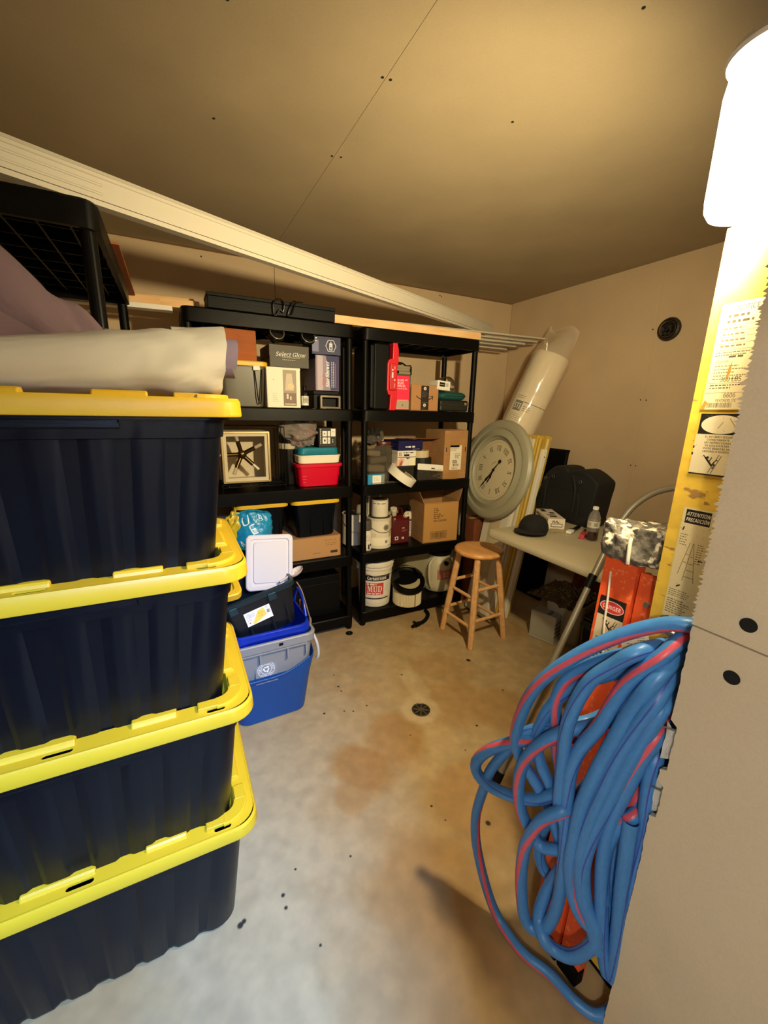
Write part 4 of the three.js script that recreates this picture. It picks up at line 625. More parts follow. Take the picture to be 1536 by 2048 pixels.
// ---- second bay
{
  const t = thing('clear_bin', 'clear plastic bin of small goods at the left of the shelf', 'plastic bin', [1.130, S3, -2.41]);
  part(t, 'bin_body', taperBin(0.165, 0.26, 0.235, 0.008, 0.002, 0.02, 0.004), M.clearHaze);
  const p = thing('packets', 'grey and brown packets inside the clear bin', 'packets', [1.130, S3 + 0.005, -2.41]);
  for (const [x, y, z, w, h, d, c, a] of [[0, 0.03, 0, 0.13, 0.05, 0.2, 0x4e443a, 0.05], [-0.01, 0.085, 0.02, 0.12, 0.045, 0.17, 0x6e6252, -0.06], [0.01, 0.135, 0, 0.12, 0.04, 0.16, 0x5a4c40, 0.08], [-0.02, 0.178, 0.01, 0.10, 0.035, 0.15, 0x7d7060, -0.1]]) part(p, 'packet', turn(box(w, h, d, 0.012, 3), 0, a, a), grained(c, 0.7), [x, y, z]);
  const g = thing('work_glove', 'grey and black work gloves heaped on top of the clear bin', 'work gloves', [1.108, S3 + 0.232, -2.38]);
  const gm = grained(0x4a423c, 0.9), gk = grained(0x15120f, 0.9);
  part(g, 'palm', crumple(0.095, 0.07, 0.09, 81, 0.25), gm);
  for (const [x, z, a, l] of [[0.035, 0.01, -0.5, 0.055], [0.018, 0.02, -0.2, 0.065], [-0.005, 0.02, 0.1, 0.066], [-0.025, 0.015, 0.35, 0.055]]) part(g, 'finger', tube([[x * 0.5, 0.045, z], [x + 0.2 * -a * 0.06, 0.045 + l * 0.6, z + 0.01], [x - a * 0.05, 0.05 + l * 0.9, z + 0.02]], 0.0105, 12, 8), gk);
  part(g, 'thumb', tube([[0.03, 0.02, 0.03], [0.06, 0.05, 0.03], [0.058, 0.085, 0.025]], 0.014, 14, 8), gm);
  giftBox('parts_box', 'small blue box with a white label in front of the clear bin', [1.095, S3, -2.272], 0, 0.115, 0.062, 0.018, grained(0x1d86b8, 0.4), { front: canvasTex(240, 130, (x, w, h) => { x.fillStyle = '#2a8fbf'; x.fillRect(0, 0, w, h); x.fillStyle = '#7b8a86'; x.fillRect(190, 0, 50, h); x.fillStyle = '#e8e4d8'; x.fillRect(62, 10, 128, 116); lines(x, 78, 30, 96, 3, 20, 6, '#aaa69a'); }) });
  // dark inner box, picture box and navy box
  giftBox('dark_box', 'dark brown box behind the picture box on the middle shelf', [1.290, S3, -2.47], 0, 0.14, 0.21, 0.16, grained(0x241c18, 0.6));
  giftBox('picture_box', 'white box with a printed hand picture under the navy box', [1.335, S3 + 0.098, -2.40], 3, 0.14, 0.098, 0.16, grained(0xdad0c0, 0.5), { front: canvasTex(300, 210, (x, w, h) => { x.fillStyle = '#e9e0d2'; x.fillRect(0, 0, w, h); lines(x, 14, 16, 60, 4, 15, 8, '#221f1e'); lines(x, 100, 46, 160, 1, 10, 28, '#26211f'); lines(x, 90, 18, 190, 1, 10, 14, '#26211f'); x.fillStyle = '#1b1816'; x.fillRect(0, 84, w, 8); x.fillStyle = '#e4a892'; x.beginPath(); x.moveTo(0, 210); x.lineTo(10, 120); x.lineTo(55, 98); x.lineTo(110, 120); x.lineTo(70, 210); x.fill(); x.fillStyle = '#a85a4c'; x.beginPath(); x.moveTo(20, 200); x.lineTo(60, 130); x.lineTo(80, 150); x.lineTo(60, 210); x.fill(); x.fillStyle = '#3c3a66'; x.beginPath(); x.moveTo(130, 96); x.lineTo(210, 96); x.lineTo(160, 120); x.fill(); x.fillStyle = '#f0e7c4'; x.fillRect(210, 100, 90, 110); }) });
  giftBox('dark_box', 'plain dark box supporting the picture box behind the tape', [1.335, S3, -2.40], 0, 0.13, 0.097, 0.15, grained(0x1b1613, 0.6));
  giftBox('navy_box', 'navy blue box with small white lettering lying on the picture box', [1.365, S3 + 0.197, -2.42], 8, 0.20, 0.062, 0.17, grained(0x10104a, 0.45), { front: canvasTex(420, 130, (x, w, h) => { x.fillStyle = '#12124c'; x.fillRect(0, 0, w, h); lines(x, 160, 72, 200, 1, 10, 24, '#dcdbe6'); x.fillStyle = '#dcdbe6'; x.fillRect(110, 76, 40, 16); lines(x, 240, 114, 150, 1, 8, 8, '#a9a8c0'); }) });
  // tapes
  const tapeBk = grained(0x12100e, 0.5), corePap = std({ color: 0x9c8159, roughness: 0.9 });
  roll('tape_roll', 'black tape roll under the beige masking tape roll', [1.470, S3 + 0.098, -2.345], [0, 0, 0.02], 0.064, 0.038, 0.05, tapeBk, corePap);
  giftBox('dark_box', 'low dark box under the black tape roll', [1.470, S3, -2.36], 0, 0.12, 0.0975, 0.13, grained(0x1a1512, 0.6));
  roll('tape_roll', 'beige masking tape roll lying on top of the black one', [1.458, S3 + 0.1495, -2.345], [0, 0, 0.02], 0.055, 0.038, 0.046, std({ color: 0xc9b791, roughness: 0.5 }), corePap);
  roll('tape_roll', 'wide white tape roll tilted at the shelf edge', [1.272, S3 + 0.024, -2.290], [0.32, 0, -0.52], 0.098, 0.060, 0.052, std({ color: 0xe8e1d0, roughness: 0.5 }), corePap);
  const b = thing('hardware_bag', 'clear bag of dark screws under a white header card', 'hardware pack', [1.497, S3, -2.285]);
  part(b, 'film', move(box(0.19, 0.075, 0.035, 0.015, 3), 0, 0.038, 0), M.clearHaze);
  part(b, 'dark_screws', join(...[...Array(70)].map(() => { const x = (rnd() - 0.5) * 0.15, y = 0.008 + rnd() * 0.045, z = (rnd() - 0.5) * 0.016; return straight([x, y, z], [x + (rnd() - 0.5) * 0.03, y + (rnd() - 0.5) * 0.014, z + (rnd() - 0.5) * 0.006], 0.0022, 6); })), std({ color: 0x2a2119, metalness: 0.5, roughness: 0.4 })).userData.kind = 'stuff';
  const hs = rrShape(0.20, 0.04, 0.006, THREE.Shape); hs.holes.push(rrShape(0.03, 0.008, 0.003, THREE.Path, 0.02, -0.006)); part(b, 'header_card', move(turn(extrude(hs, 0.002, 0.0005), -0.15, 0, -0.10), 0.0, 0.087, 0.008), M.white);
  const f = thing('clear_tray', 'flat clear tray holding loose bits at the shelf front', 'tray', [1.155, S3, -2.268]); part(f, 'tray_body', taperBin(0.20, 0.020, 0.012, 0.002, 0.0015, 0.004, 0.001), M.clearHaze);
  // cartons
  const lab = canvasTex(200, 340, (x, w, h) => { x.fillStyle = '#e6dcc6'; x.fillRect(0, 0, w, h); lines(x, 14, 18, 140, 4, 16, 7, '#8d8069'); x.strokeStyle = '#6f644f'; x.lineWidth = 4; x.beginPath(); x.moveTo(70, 120); x.lineTo(130, 112); x.lineTo(180, 118); x.stroke(); lines(x, 90, 134, 90, 3, 18, 8, '#5a503e'); lines(x, 50, 205, 120, 3, 16, 11, '#3d3529'); bars(x, 55, 255, 100, 34, '#3d3529'); lines(x, 40, 305, 110, 2, 14, 7, '#6f644f'); });
  const c = carton('carton', 'tall brown carton with a white shipping label on the middle shelf', 'cardboard box', [1.697, S3, -2.40], 0, 0.190, 0.328, 0.24, {});
  printOn(c, 'shipping_label', 0.094, 0.165, lab, [0.0, 0.145, 0.121]); part(c, 'tape', box(0.075, 0.05, 0.001, 0.0004), std({ color: 0xa57b48, roughness: 0.3 }), [-0.01, 0.025, 0.1205]); part(c, 'tape', box(0.075, 0.04, 0.001, 0.0004), std({ color: 0xa57b48, roughness: 0.3 }), [-0.01, 0.235, 0.1205]);
  for (const s of [-1, 1]) part(c, 'slot', box(0.006, 0.03, 0.001, 0.0004), M.hole, [s * 0.078, 0.20, 0.1205]);
  carton('carton', 'open brown carton with raised flaps behind the tape rolls', 'cardboard box', [1.530, S3, -2.53], 2, 0.20, 0.255, 0.20, { open: [['f', -10, 0.09], ['l', 15, 0.12], ['b', 50, 0.09]], mat: M.cardDark });
  // orange-red round thing peeking left of the navy box
  const ov = thing('oval_tin', 'dark red oval tin beside the navy box', 'tin', [1.235, S3 + 0.2115, -2.44]); part(ov, 'tin_body', (() => { const g = lathe([[0, 0], [0.05, 0], [0.055, 0.006], [0.055, 0.028], [0.05, 0.034], [0, 0.036]], 32); g.scale(1, 1, 0.7); return g; })(), grained(0x4e2118, 0.35)); part(ov, 'tin_lid', (() => { const g = lathe([[0.0555, 0.02], [0.0565, 0.021], [0.0565, 0.03], [0.054, 0.036], [0, 0.038]], 32); g.scale(1, 1, 0.7); return g; })(), grained(0x5c2a1e, 0.35));
}
// ---- third bay: cans, jug, carton
{
  const cream = grained(0xd9cfb8, 0.45), lidM = std({ color: 0x8c8574, metalness: 0.8, roughness: 0.4 });
  const bigL = canvasTex(512, 360, (x, w, h) => { x.fillStyle = '#e2d8c0'; x.fillRect(0, 0, w, h); x.fillStyle = '#c6b998'; x.fillRect(330, 0, 182, h); x.fillStyle = '#8c8372'; x.beginPath(); x.arc(285, 90, 44, 0, 7); x.fill(); x.fillStyle = '#675f50'; x.fillRect(262, 72, 46, 38); x.strokeStyle = '#8a7f68'; x.lineWidth = 6; x.beginPath(); x.moveTo(300, 120); x.bezierCurveTo(340, 190, 420, 215, 470, 150); x.stroke(); x.fillStyle = '#f2e8cb'; x.beginPath(); x.moveTo(60, 250); x.bezierCurveTo(160, 210, 330, 260, 450, 210); x.lineTo(450, 340); x.lineTo(60, 340); x.fill(); x.fillStyle = '#efe9da'; x.fillRect(252, 250, 76, 84); x.fillStyle = '#8a7d60'; x.fillRect(270, 272, 38, 40); lines(x, 60, 180, 120, 3, 18, 8, '#b7aa8c'); });
  paintCan('large cream paint can with a stained label on the lower right shelf', [1.175, S2, -2.375], 0.083, 0.205, cream, lidM, bigL, { bail: 0.05, ry: 0 });
  const smL = canvasTex(400, 300, (x, w, h) => { x.fillStyle = '#e3d9c4'; x.fillRect(0, 0, w, h); lines(x, 20, 26, 350, 1, 10, 22, '#8a7a5e'); x.strokeStyle = '#cfc3a8'; x.lineWidth = 2; for (let i = 0; i < 14; i++) { x.beginPath(); x.moveTo(20, 130 + i * 10); x.lineTo(370, 126 + i * 10); x.stroke(); } });
  paintCan('small white paint can stacked on the large cream can', [1.178, S2 + 0.2075, -2.375], 0.056, 0.112, cream, lidM, smL);
  for (const [x, l] of [[1.135, 'left'], [1.218, 'right']]) { const k = thing('roller_knob', 'small round cream knob, ' + l + ' one of two behind the small paint can', 'knob', [x, S2 + 0.205, -2.452], 0, 'cream knobs behind the small can'); part(k, 'knob_ball', lathe([[0, 0.122], [0.012, 0.123], [0.017, 0.132], [0.017, 0.14], [0.011, 0.148], [0, 0.15]], 24, 1.2), cream); part(k, 'stem', lathe([[0, -0.205], [0.012, -0.205], [0.008, -0.19], [0.007, 0.124], [0, 0.124]], 16), cream); }
  const t = thing('spray_can', 'cream spray can with a dark grey cap at the left post', 'spray can', [1.060, S2, -2.325]);
  part(t, 'can_body', lathe([[0, 0], [0.031, 0], [0.033, 0.004], [0.033, 0.125], [0.031, 0.132], [0.028, 0.142], [0, 0.143]], 32), cream); part(t, 'cap', lathe([[0.031, 0.135], [0.0335, 0.138], [0.0335, 0.185], [0.03, 0.20], [0, 0.203]], 32), grained(0x4a443b, 0.5)); wrapOn(t, 'label', 0.0334, 0.11, -1.5, 1.5, canvasTex(200, 220, (x, w, h) => { x.fillStyle = '#e0d6c2'; x.fillRect(0, 0, w, h); x.fillStyle = '#2a2622'; x.fillRect(96, 150, 22, 66); x.beginPath(); x.arc(140, 160, 16, 0, 7); x.fill(); lines(x, 40, 30, 100, 4, 20, 7, '#a79c86'); }), [0, 0.064, 0]);
  const lc = thing('paint_can', 'white can seen in the gap between the two units', 'paint can', [0.968 + 0.075, S2, -2.50]); part(lc, 'can_body', can(0.078, 0.21), grained(0xd8d2c2, 0.5)); part(lc, 'can_lid', lathe([[0, 0.206], [0.06, 0.207], [0.066, 0.212], [0.07, 0.206]], 32), lidM); part(lc, 'handle', bail(0.078, 0.17, 0.08), M.metal);
  const pw = thing('plastic_wrap', 'crumpled clear plastic wrap behind the spray can', 'plastic wrap', [1.105, S2 + 0.0, -2.505]); part(pw, 'film', move(crumple(0.10, 0.33, 0.09, 91, 0.35), 0.02, 0, 0), new THREE.MeshPhysicalMaterial({ color: 0xcfc4ae, roughness: 0.15, transmission: 0.6, thickness: 0, side: THREE.DoubleSide }));
  // dark red metal jug with white spout and cap
  const j = thing('jug', 'dark red metal jug with white spout and cap, on the lower right shelf', 'jug', [1.330, S2, -2.40]);
  const jr = grained(0x4f0f10, 0.28), jl = canvasTex(400, 460, (x, w, h) => { x.fillStyle = '#551213'; x.fillRect(0, 0, w, h); lines(x, 220, 150, 140, 1, 10, 26, '#c98f86'); lines(x, 210, 205, 150, 2, 20, 9, '#b07a72'); x.fillStyle = '#e6dcc8'; x.fillRect(30, 330, 92, 74); x.fillStyle = '#2b2018'; x.beginPath(); x.moveTo(76, 338); x.lineTo(108, 366); x.lineTo(76, 396); x.lineTo(44, 366); x.fill(); x.fillStyle = '#e6dcc8'; x.fillRect(215, 350, 60, 40); x.fillStyle = '#551213'; x.fillRect(225, 362, 30, 10); });
  part(j, 'jug_body', loft([ring(0.14, 0.10, 0.03, 0), ring(0.152, 0.112, 0.034, 0.005), ring(0.152, 0.112, 0.034, 0.17), ring(0.145, 0.105, 0.034, 0.182), ring(0.09, 0.07, 0.03, 0.196)], { capA: true, capB: true, crease: 0.6 }), jr);
  printOn(j, 'label', 0.115, 0.155, jl, [0, 0.088, 0.0568]);
  part(j, 'spout', join(straight([-0.035, 0.19, 0.01], [-0.05, 0.235, 0.03], 0.016, 20, 0.021), straight([-0.05, 0.235, 0.03], [-0.052, 0.25, 0.034], 0.023, 20)), cream);
  part(j, 'cap', join(straight([0.035, 0.185, 0.035], [0.035, 0.205, 0.06], 0.017, 20), turn(new THREE.TorusGeometry(0.012, 0.004, 8, 20), 0.7).translate(0.035, 0.206, 0.062)), cream);
  part(j, 'handle', tube([[-0.03, 0.19, -0.02], [-0.01, 0.232, -0.02], [0.035, 0.226, -0.02], [0.05, 0.188, -0.02]], 0.008, 24, 8), jr);
  const rb = thing('bottle', 'white bottle with a black cap behind the red jug', 'bottle', [1.478, S2, -2.50]);
  part(rb, 'bottle_body', bottleGeo([[0, 0], [0.034, 0], [0.037, 0.004], [0.037, 0.15], [0.03, 0.175], [0.016, 0.188], [0, 0.19]]), grained(0xd6cdbb, 0.45)); part(rb, 'cap', lathe([[0, 0.185], [0.022, 0.186], [0.02, 0.215], [0, 0.218]], 20), M.black); part(rb, 'trigger', join(move(box(0.10, 0.022, 0.024, 0.008), -0.03, 0.215, 0), move(turn(box(0.012, 0.045, 0.018, 0.005), 0, 0, -0.4), -0.055, 0.19, 0)), M.black);
  wrapOn(rb, 'label', 0.0374, 0.11, -1.4, 1.4, canvasTex(200, 260, (x, w, h) => { x.fillStyle = '#cfc6bb'; x.fillRect(0, 0, w, h); x.fillStyle = '#4a4650'; x.beginPath(); x.arc(90, 40, 22, 0, 7); x.fill(); x.fillStyle = '#9791a4'; for (let i = 0; i < 4; i++) x.fillRect(50, 80 + i * 42, 100, 26); }), [0, 0.085, 0]);
  const pr = canvasTex(512, 520, (x, w, h) => { x.fillStyle = '#b98a4c'; x.fillRect(0, 0, w, h); const y0 = 70; [90, 84, 66, 150, 190, 120].forEach((s, i) => lines(x, 140, y0 - 8 + i * 26, s, 1, 10, 13, '#5d4118')); text(x, 'DIV-128-0384', 140, y0 + 165, 40, '#4a3312', 'bold', 'left', 'sans-serif', 200); x.strokeStyle = '#4a3312'; x.lineWidth = 5; x.strokeRect(108, 385, 240, 100); bars(x, 122, 396, 212, 78, '#4a3312'); });
  carton('carton', 'open brown carton with dark stencilled print and a barcode', 'cardboard box', [1.610, S2, -2.385], -4, 0.275, 0.285, 0.225, { front: pr, open: [['b', -70, 0.10], ['l', -65, 0.10], ['r', -75, 0.10]], mat: M.card });
}
// ---- bottom shelf: pail, filter, tub, jug
{
  const wp = grained(0xe4dccb, 0.42);
  const t = thing('pail', 'white plastic pail with a black band and red MUD label', 'pail', [1.158, S1, -2.395]); t.scale.set(0.87, 1, 0.87);
  part(t, 'pail_body', lathe([[0, 0.004], [0.118, 0.0], [0.122, 0.004], [0.138, 0.27], [0.146, 0.271], [0.146, 0.285], [0.138, 0.286], [0.139, 0.30]], 56), wp);
  part(t, 'lid', lathe([[0.138, 0.292], [0.149, 0.292], [0.150, 0.297], [0.150, 0.318], [0.146, 0.322], [0.136, 0.322], [0.133, 0.312], [0, 0.312]], 56), wp);
  for (let k = 0; k < 16; k++) part(t, 'lid_tab', turn(move(box(0.018, 0.016, 0.004, 0.0015), 0, 0.305, 0.1505), 0, k * 22.5 * D, 0), wp);
  const mud = canvasTex(1024, 560, (x, w, h) => { x.fillStyle = '#e9e2d3'; x.fillRect(0, 0, w, h); x.fillStyle = '#12100f'; x.fillRect(150, 18, 700, 112); text(x, 'CertainTeed', 470, 76, 92, '#f3efe6', 'bold', 'center', 'sans-serif', 520); x.fillStyle = '#c9413c'; x.fillRect(170, 168, 480, 240); x.fillStyle = '#e9e2d3'; lines(x, 200, 180, 420, 1, 10, 30, '#f0e3d6'); text(x, 'MUD', 410, 290, 168, '#f4eadf', 'bold', 'center', 'serif', 420); lines(x, 200, 368, 420, 1, 10, 28, '#f0e3d6'); lines(x, 700, 190, 140, 6, 30, 9, '#bbb3a4'); x.fillStyle = '#16120f'; x.fillRect(150, 470, 700, 24); lines(x, 600, 440, 240, 1, 10, 8, '#999'); });
  const lg = new THREE.CylinderGeometry(0.1371, 0.1247, 0.205, 48, 1, true, -1.35, 2.3); part(t, 'label', lg, decalMat(mud), [0, 0.138, 0]);
  part(t, 'handle', tube([...Array(15)].map((_, i) => { const a = i / 14 * Math.PI; return [0.150 * Math.cos(a), 0.277 - 0.085 * Math.sin(a) * 0.55, 0.152 * Math.sin(a)]; }), 0.0018, 48, 6), M.metal);
  for (const s of [-1, 1]) part(t, 'handle_ear', turn(cyl(0.016, 0.016, 0.012, 18), 0, 0, Math.PI / 2), wp, [s * 0.147, 0.277, 0]);
  // shop-vacuum cartridge filter with tilted black ring
  const f = thing('vacuum_filter', 'cream pleated vacuum filter with a tilted black ring', 'vacuum filter', [1.360, S1, -2.287]);
  const pl = []; const N = 60; for (const [y, r] of [[0, 0.098], [0.004, 0.1], [0.125, 0.1]]) { const rg = []; for (let i = 0; i < N * 2; i++) { const a = -i / (N * 2) * 2 * Math.PI, q = r - (i % 2) * 0.0035; rg.push(V(q * Math.cos(a), y, q * Math.sin(a))); } pl.push(rg); }
  part(f, 'pleated_body', loft(pl, { capA: true, capB: true, crease: 0.3 }), grained(0xd8cba8, 0.85));
  part(f, 'seam', box(0.006, 0.123, 0.006, 0.002), grained(0x8d7a55, 0.8), [0.008, 0.062, 0.098]);
  const rg = part(f, 'black_ring', lathe([[0.082, -0.01], [0.110, -0.012], [0.116, -0.006], [0.116, 0.026], [0.108, 0.036], [0.094, 0.034], [0.084, 0.022], [0.082, -0.01]], 56, 0.9), M.black, [0, 0.150, 0.004], [0.42, 0, 0.10]);
  part(rg, 'filter_cap', surf((u, v) => { const a = Math.PI * (0.06 + 0.88 * u), r0 = 0.083, k = 0.052 * Math.sin(a) * v; return V(-r0 * Math.cos(a) * (1 - 0.12 * v), 0.020 - 0.012 * v, r0 * Math.sin(a) - k); }, 30, 8), std({ color: 0xb5a67f, roughness: 0.7, side: THREE.DoubleSide }));
  part(rg, 'inner_disc', cyl(0.086, 0.086, 0.004, 40), M.black, [0, 0.004, 0]);
  part(rg, 'ring_lid', surf((u, v) => { const a = Math.PI * (0.02 + 0.96 * u), r = 0.118 - 0.05 * v; return V(-r * Math.cos(a) * 1.0, 0.03 + 0.035 * v + 0.012 * Math.sin(a), -0.112 * Math.sin(a) * (1 - 0.2 * v)); }, 30, 8), std({ color: 0x080808, roughness: 0.5, side: THREE.DoubleSide }));
  const g = thing('tub', 'translucent grey tub behind the filter on the bottom shelf', 'plastic tub', [1.535, S1, -2.50]);
  part(g, 'tub_body', taperBin(0.26, 0.18, 0.285, 0.016, 0.003, 0.03, 0.007), grained(0x9b9376, 0.45)); part(g, 'tub_lid', loft([ring(0.27, 0.19, 0.03, 0.28), ring(0.285, 0.205, 0.03, 0.284), ring(0.285, 0.205, 0.03, 0.30), ring(0.26, 0.18, 0.03, 0.304)], { capA: true, capB: true }), grained(0xa9a083, 0.45));
  const j = thing('jug', 'white plastic jug with a pale red label and black lid', 'jug', [1.690, S1, -2.405]);
  part(j, 'jug_body', lathe([[0, 0.0], [0.092, 0], [0.102, 0.012], [0.106, 0.05], [0.106, 0.20], [0.098, 0.235], [0.082, 0.262], [0.078, 0.285], [0, 0.287]], 48, 1.1), grained(0xc2b99c, 0.4));
  part(j, 'lid', lathe([[0.0, 0.28], [0.09, 0.28], [0.095, 0.29], [0.095, 0.335], [0.085, 0.352], [0, 0.355]], 40), M.black);
  wrapOn(j, 'label', 0.1066, 0.085, -0.62, 0.75, canvasTex(256, 170, (x, w, h) => { x.fillStyle = '#b57563'; x.fillRect(0, 0, w, h); x.fillStyle = '#cba58f'; x.fillRect(0, 0, w, 20); text(x, '12', 120, 100, 96, '#d6b9a4', 'bold', 'center', 'serif'); }), [0, 0.145, 0]);
  part(j, 'spout', turn(lathe([[0, 0], [0.016, 0], [0.016, 0.02], [0.011, 0.026], [0, 0.026]], 24), Math.PI / 2), M.black, [0.0, 0.228, 0.094]);
  part(j, 'handle', tube([[-0.075, 0.262, 0.055], [-0.115, 0.225, 0.065], [-0.118, 0.14, 0.065], [-0.10, 0.06, 0.06], [-0.085, 0.03, 0.055]], 0.010, 30, 10), grained(0xc9c0a4, 0.4));
  // black tube on the floor, small black disc
  const h = thing('rubber_tube', 'short curved black tube with a fitting, lying on the floor', 'tube', [0, 0, 0]);
  part(h, 'tube', tube([[1.505, 0.013, -2.262], [1.492, 0.013, -2.21], [1.455, 0.013, -2.165], [1.405, 0.013, -2.13], [1.355, 0.013, -2.115]], 0.0125, 40, 12), M.rubber);
  part(h, 'fitting', join(straight([1.36, 0.014, -2.116], [1.325, 0.014, -2.108], 0.0165, 16), straight([1.325, 0.014, -2.108], [1.30, 0.014, -2.10], 0.011, 16), straight([1.35, 0.014, -2.135], [1.335, 0.02, -2.15], 0.006, 10)), M.rubber);
  const d = thing('rubber_disc', 'small black rubber disc on the floor before the shelving', 'disc', [0.898, 0, -2.215]); part(d, 'disc_body', lathe([[0.006, 0.0005], [0.021, 0.0005], [0.023, 0.003], [0.021, 0.007], [0.010, 0.008], [0.006, 0.005]], 28), M.rubber); part(d, 'disc_centre', cyl(0.0062, 0.0062, 0.004, 14), M.metal, [0, 0.0025, 0]);
}

// ================================================================ bins stacked on the floor before the left unit
{
  const blue = grained(0x06427c, 0.4), grey = grained(0x8b8884, 0.45), royal = grained(0x082a9c, 0.3), dark = grained(0x0d1218, 0.4);
  // lowest: blue recycling bin with a scooped front
  const t = thing('recycling_bin', 'large blue bin with a scooped front, lowest in the pile of bins', 'bin', [0.300, 0, -1.815], 0.03);
  const wf = 0.395, df = 0.36, scoop = (p) => (p.z > 0.05 ? -0.085 * sstep(0.05, 0.17, p.z) * (1 - 0.5 * sstep(0.07, 0.20, p.x)) : 0);
  const R = (y, f, off, lf) => ring(wf - 0.085 * (1 - f) - 2 * off, df - 0.06 * (1 - f) - 2 * off, 0.05, y, { m: 16, k: 6, lift: lf ? scoop : null });
  part(t, 'bin_body', loft([R(0.006, 0, 0.03), R(0, 0, 0.012), R(0.006, 0, 0), R(0.20, 0.6, 0), R(0.33, 1, 0, 1), R(0.336, 1, 0.001, 1), R(0.336, 1, 0.003, 1), R(0.20, 0.6, 0.004), R(0.012, 0.03, 0.004)], { capA: true, capB: true, crease: 0.6 }), blue);
  part(t, 'rim_rib', tube([[-0.17, 0.243, 0.186], [-0.06, 0.243, 0.187], [0.0, 0.243, 0.187], [0.06, 0.252, 0.187], [0.12, 0.275, 0.185], [0.165, 0.296, 0.178]], 0.0045, 40, 8), blue);
  // grey tote sunk in it
  const g = thing('grey_tote', 'grey tote with a round white emblem, sunk in the scooped blue bin', 'bin', [0.305, 0.085, -1.812], 0.03);
  part(g, 'bin_body', taperBin(0.372, 0.345, 0.325, 0.03, 0.003, 0.04, 0.006), grey);
  part(g, 'rim', loft([ring(0.372, 0.345, 0.04, 0.290), ring(0.388, 0.361, 0.045, 0.291), ring(0.392, 0.365, 0.045, 0.325), ring(0.386, 0.359, 0.045, 0.329), ring(0.366, 0.339, 0.04, 0.329), ring(0.366, 0.339, 0.04, 0.29)], { crease: 0.5 }), grey);
  for (const x of [-0.145, -0.06, 0.06, 0.145]) part(g, 'rib', move(turn(box(0.010, 0.055, 0.014, 0.003), -0.09), x, 0.262, 0.174), grey);
  part(g, 'rib', move(box(0.30, 0.007, 0.010, 0.002), 0, 0.284, 0.178), grey);
  part(g, 'handle', tube([[0.19, 0.312, 0.10], [0.205, 0.25, 0.15], [0.205, 0.20, 0.165], [0.200, 0.18, 0.16]], 0.007, 24, 8), grained(0xb5b2aa, 0.4));
  printOn(g, 'emblem', 0.095, 0.125, canvasTex(240, 316, (x, w, h) => { x.fillStyle = '#858380'; x.fillRect(0, 0, w, h); x.strokeStyle = '#e9e9ea'; x.lineWidth = 12; x.beginPath(); x.moveTo(40, 16); x.lineTo(200, 12); x.moveTo(46, 296); x.lineTo(150, 300); x.stroke(); x.lineWidth = 5; x.beginPath(); x.arc(118, 156, 92, 0, 7); x.stroke(); x.beginPath(); x.arc(118, 156, 56, 0, 7); x.stroke(); x.save(); x.translate(118, 156); for (let i = 0; i < 26; i++) { x.save(); x.rotate(i / 26 * 2 * Math.PI); x.fillStyle = '#e9e9ea'; if (i % 9 !== 8) x.fillRect(-5, -84, 5 + (i % 3) * 2, 20); x.restore(); } for (let i = 0; i < 3; i++) { x.rotate(2 * Math.PI / 3); x.fillStyle = '#e9e9ea'; x.beginPath(); x.moveTo(-20, -30); x.lineTo(14, -30); x.lineTo(14, -40); x.lineTo(34, -22); x.lineTo(14, -6); x.lineTo(14, -16); x.lineTo(-20, -16); x.fill(); } x.restore(); }), [-0.035, 0.195, 0.1655], [-0.092, 0, 0]);
  part(g, 'torn_tag', box(0.018, 0.012, 0.002, 0.0008), M.black, [0.03, 0.311, 0.184]);
  // royal blue tub in the grey tote
  const r = thing('blue_tub', 'glossy royal blue tub nested in the grey tote', 'bin', [0.305, 0.135, -1.815], 0.03);
  part(r, 'bin_body', taperBin(0.345, 0.315, 0.315, 0.025, 0.003, 0.05, 0.005), royal);
  part(r, 'rim', loft([ring(0.345, 0.315, 0.05, 0.275), ring(0.358, 0.328, 0.052, 0.279), ring(0.36, 0.33, 0.052, 0.302), ring(0.35, 0.32, 0.05, 0.318), ring(0.336, 0.306, 0.05, 0.318), ring(0.336, 0.306, 0.05, 0.28)], { crease: 1.0 }), royal);
  part(r, 'orange_tag', box(0.012, 0.045, 0.003, 0.001), std({ color: 0xe86a3c, roughness: 0.5 }), [0.168, 0.355, 0.02], [0.2, 1.2, 0.3]);
  part(r, 'side_grip', tube([[0.172, 0.315, -0.10], [0.176, 0.40, -0.05], [0.178, 0.385, 0.03], [0.174, 0.315, 0.09]], 0.008, 30, 8), royal);
  // dark tote tilted on its side in the royal blue tub, open top to the left back
  const d = thing('dark_tote', 'dark tote with a yellow and white sticker, tilted in the blue tub', 'bin', [0.300, 0.425, -1.795], 0.04); d.rotation.z = 0.235;
  part(d, 'bin_body', taperBin(0.315, 0.26, 0.215, 0.028, 0.003, 0.03, 0.006), dark);
  part(d, 'rim', loft([ring(0.315, 0.26, 0.03, 0.190), ring(0.332, 0.277, 0.035, 0.192), ring(0.334, 0.279, 0.035, 0.213), ring(0.31, 0.255, 0.03, 0.217), ring(0.31, 0.255, 0.03, 0.19)], { crease: 0.5 }), grained(0x14262c, 0.4));
  for (const x of [-0.11, 0.055]) part(d, 'latch', box(0.036, 0.034, 0.012, 0.004), grained(0x173036, 0.35), [x, 0.185, 0.140]);
  for (const x of [-0.065, 0.03, 0.10]) part(d, 'rib', move(turn(box(0.006, 0.15, 0.006, 0.002), -0.12), x, 0.095, 0.119), dark);
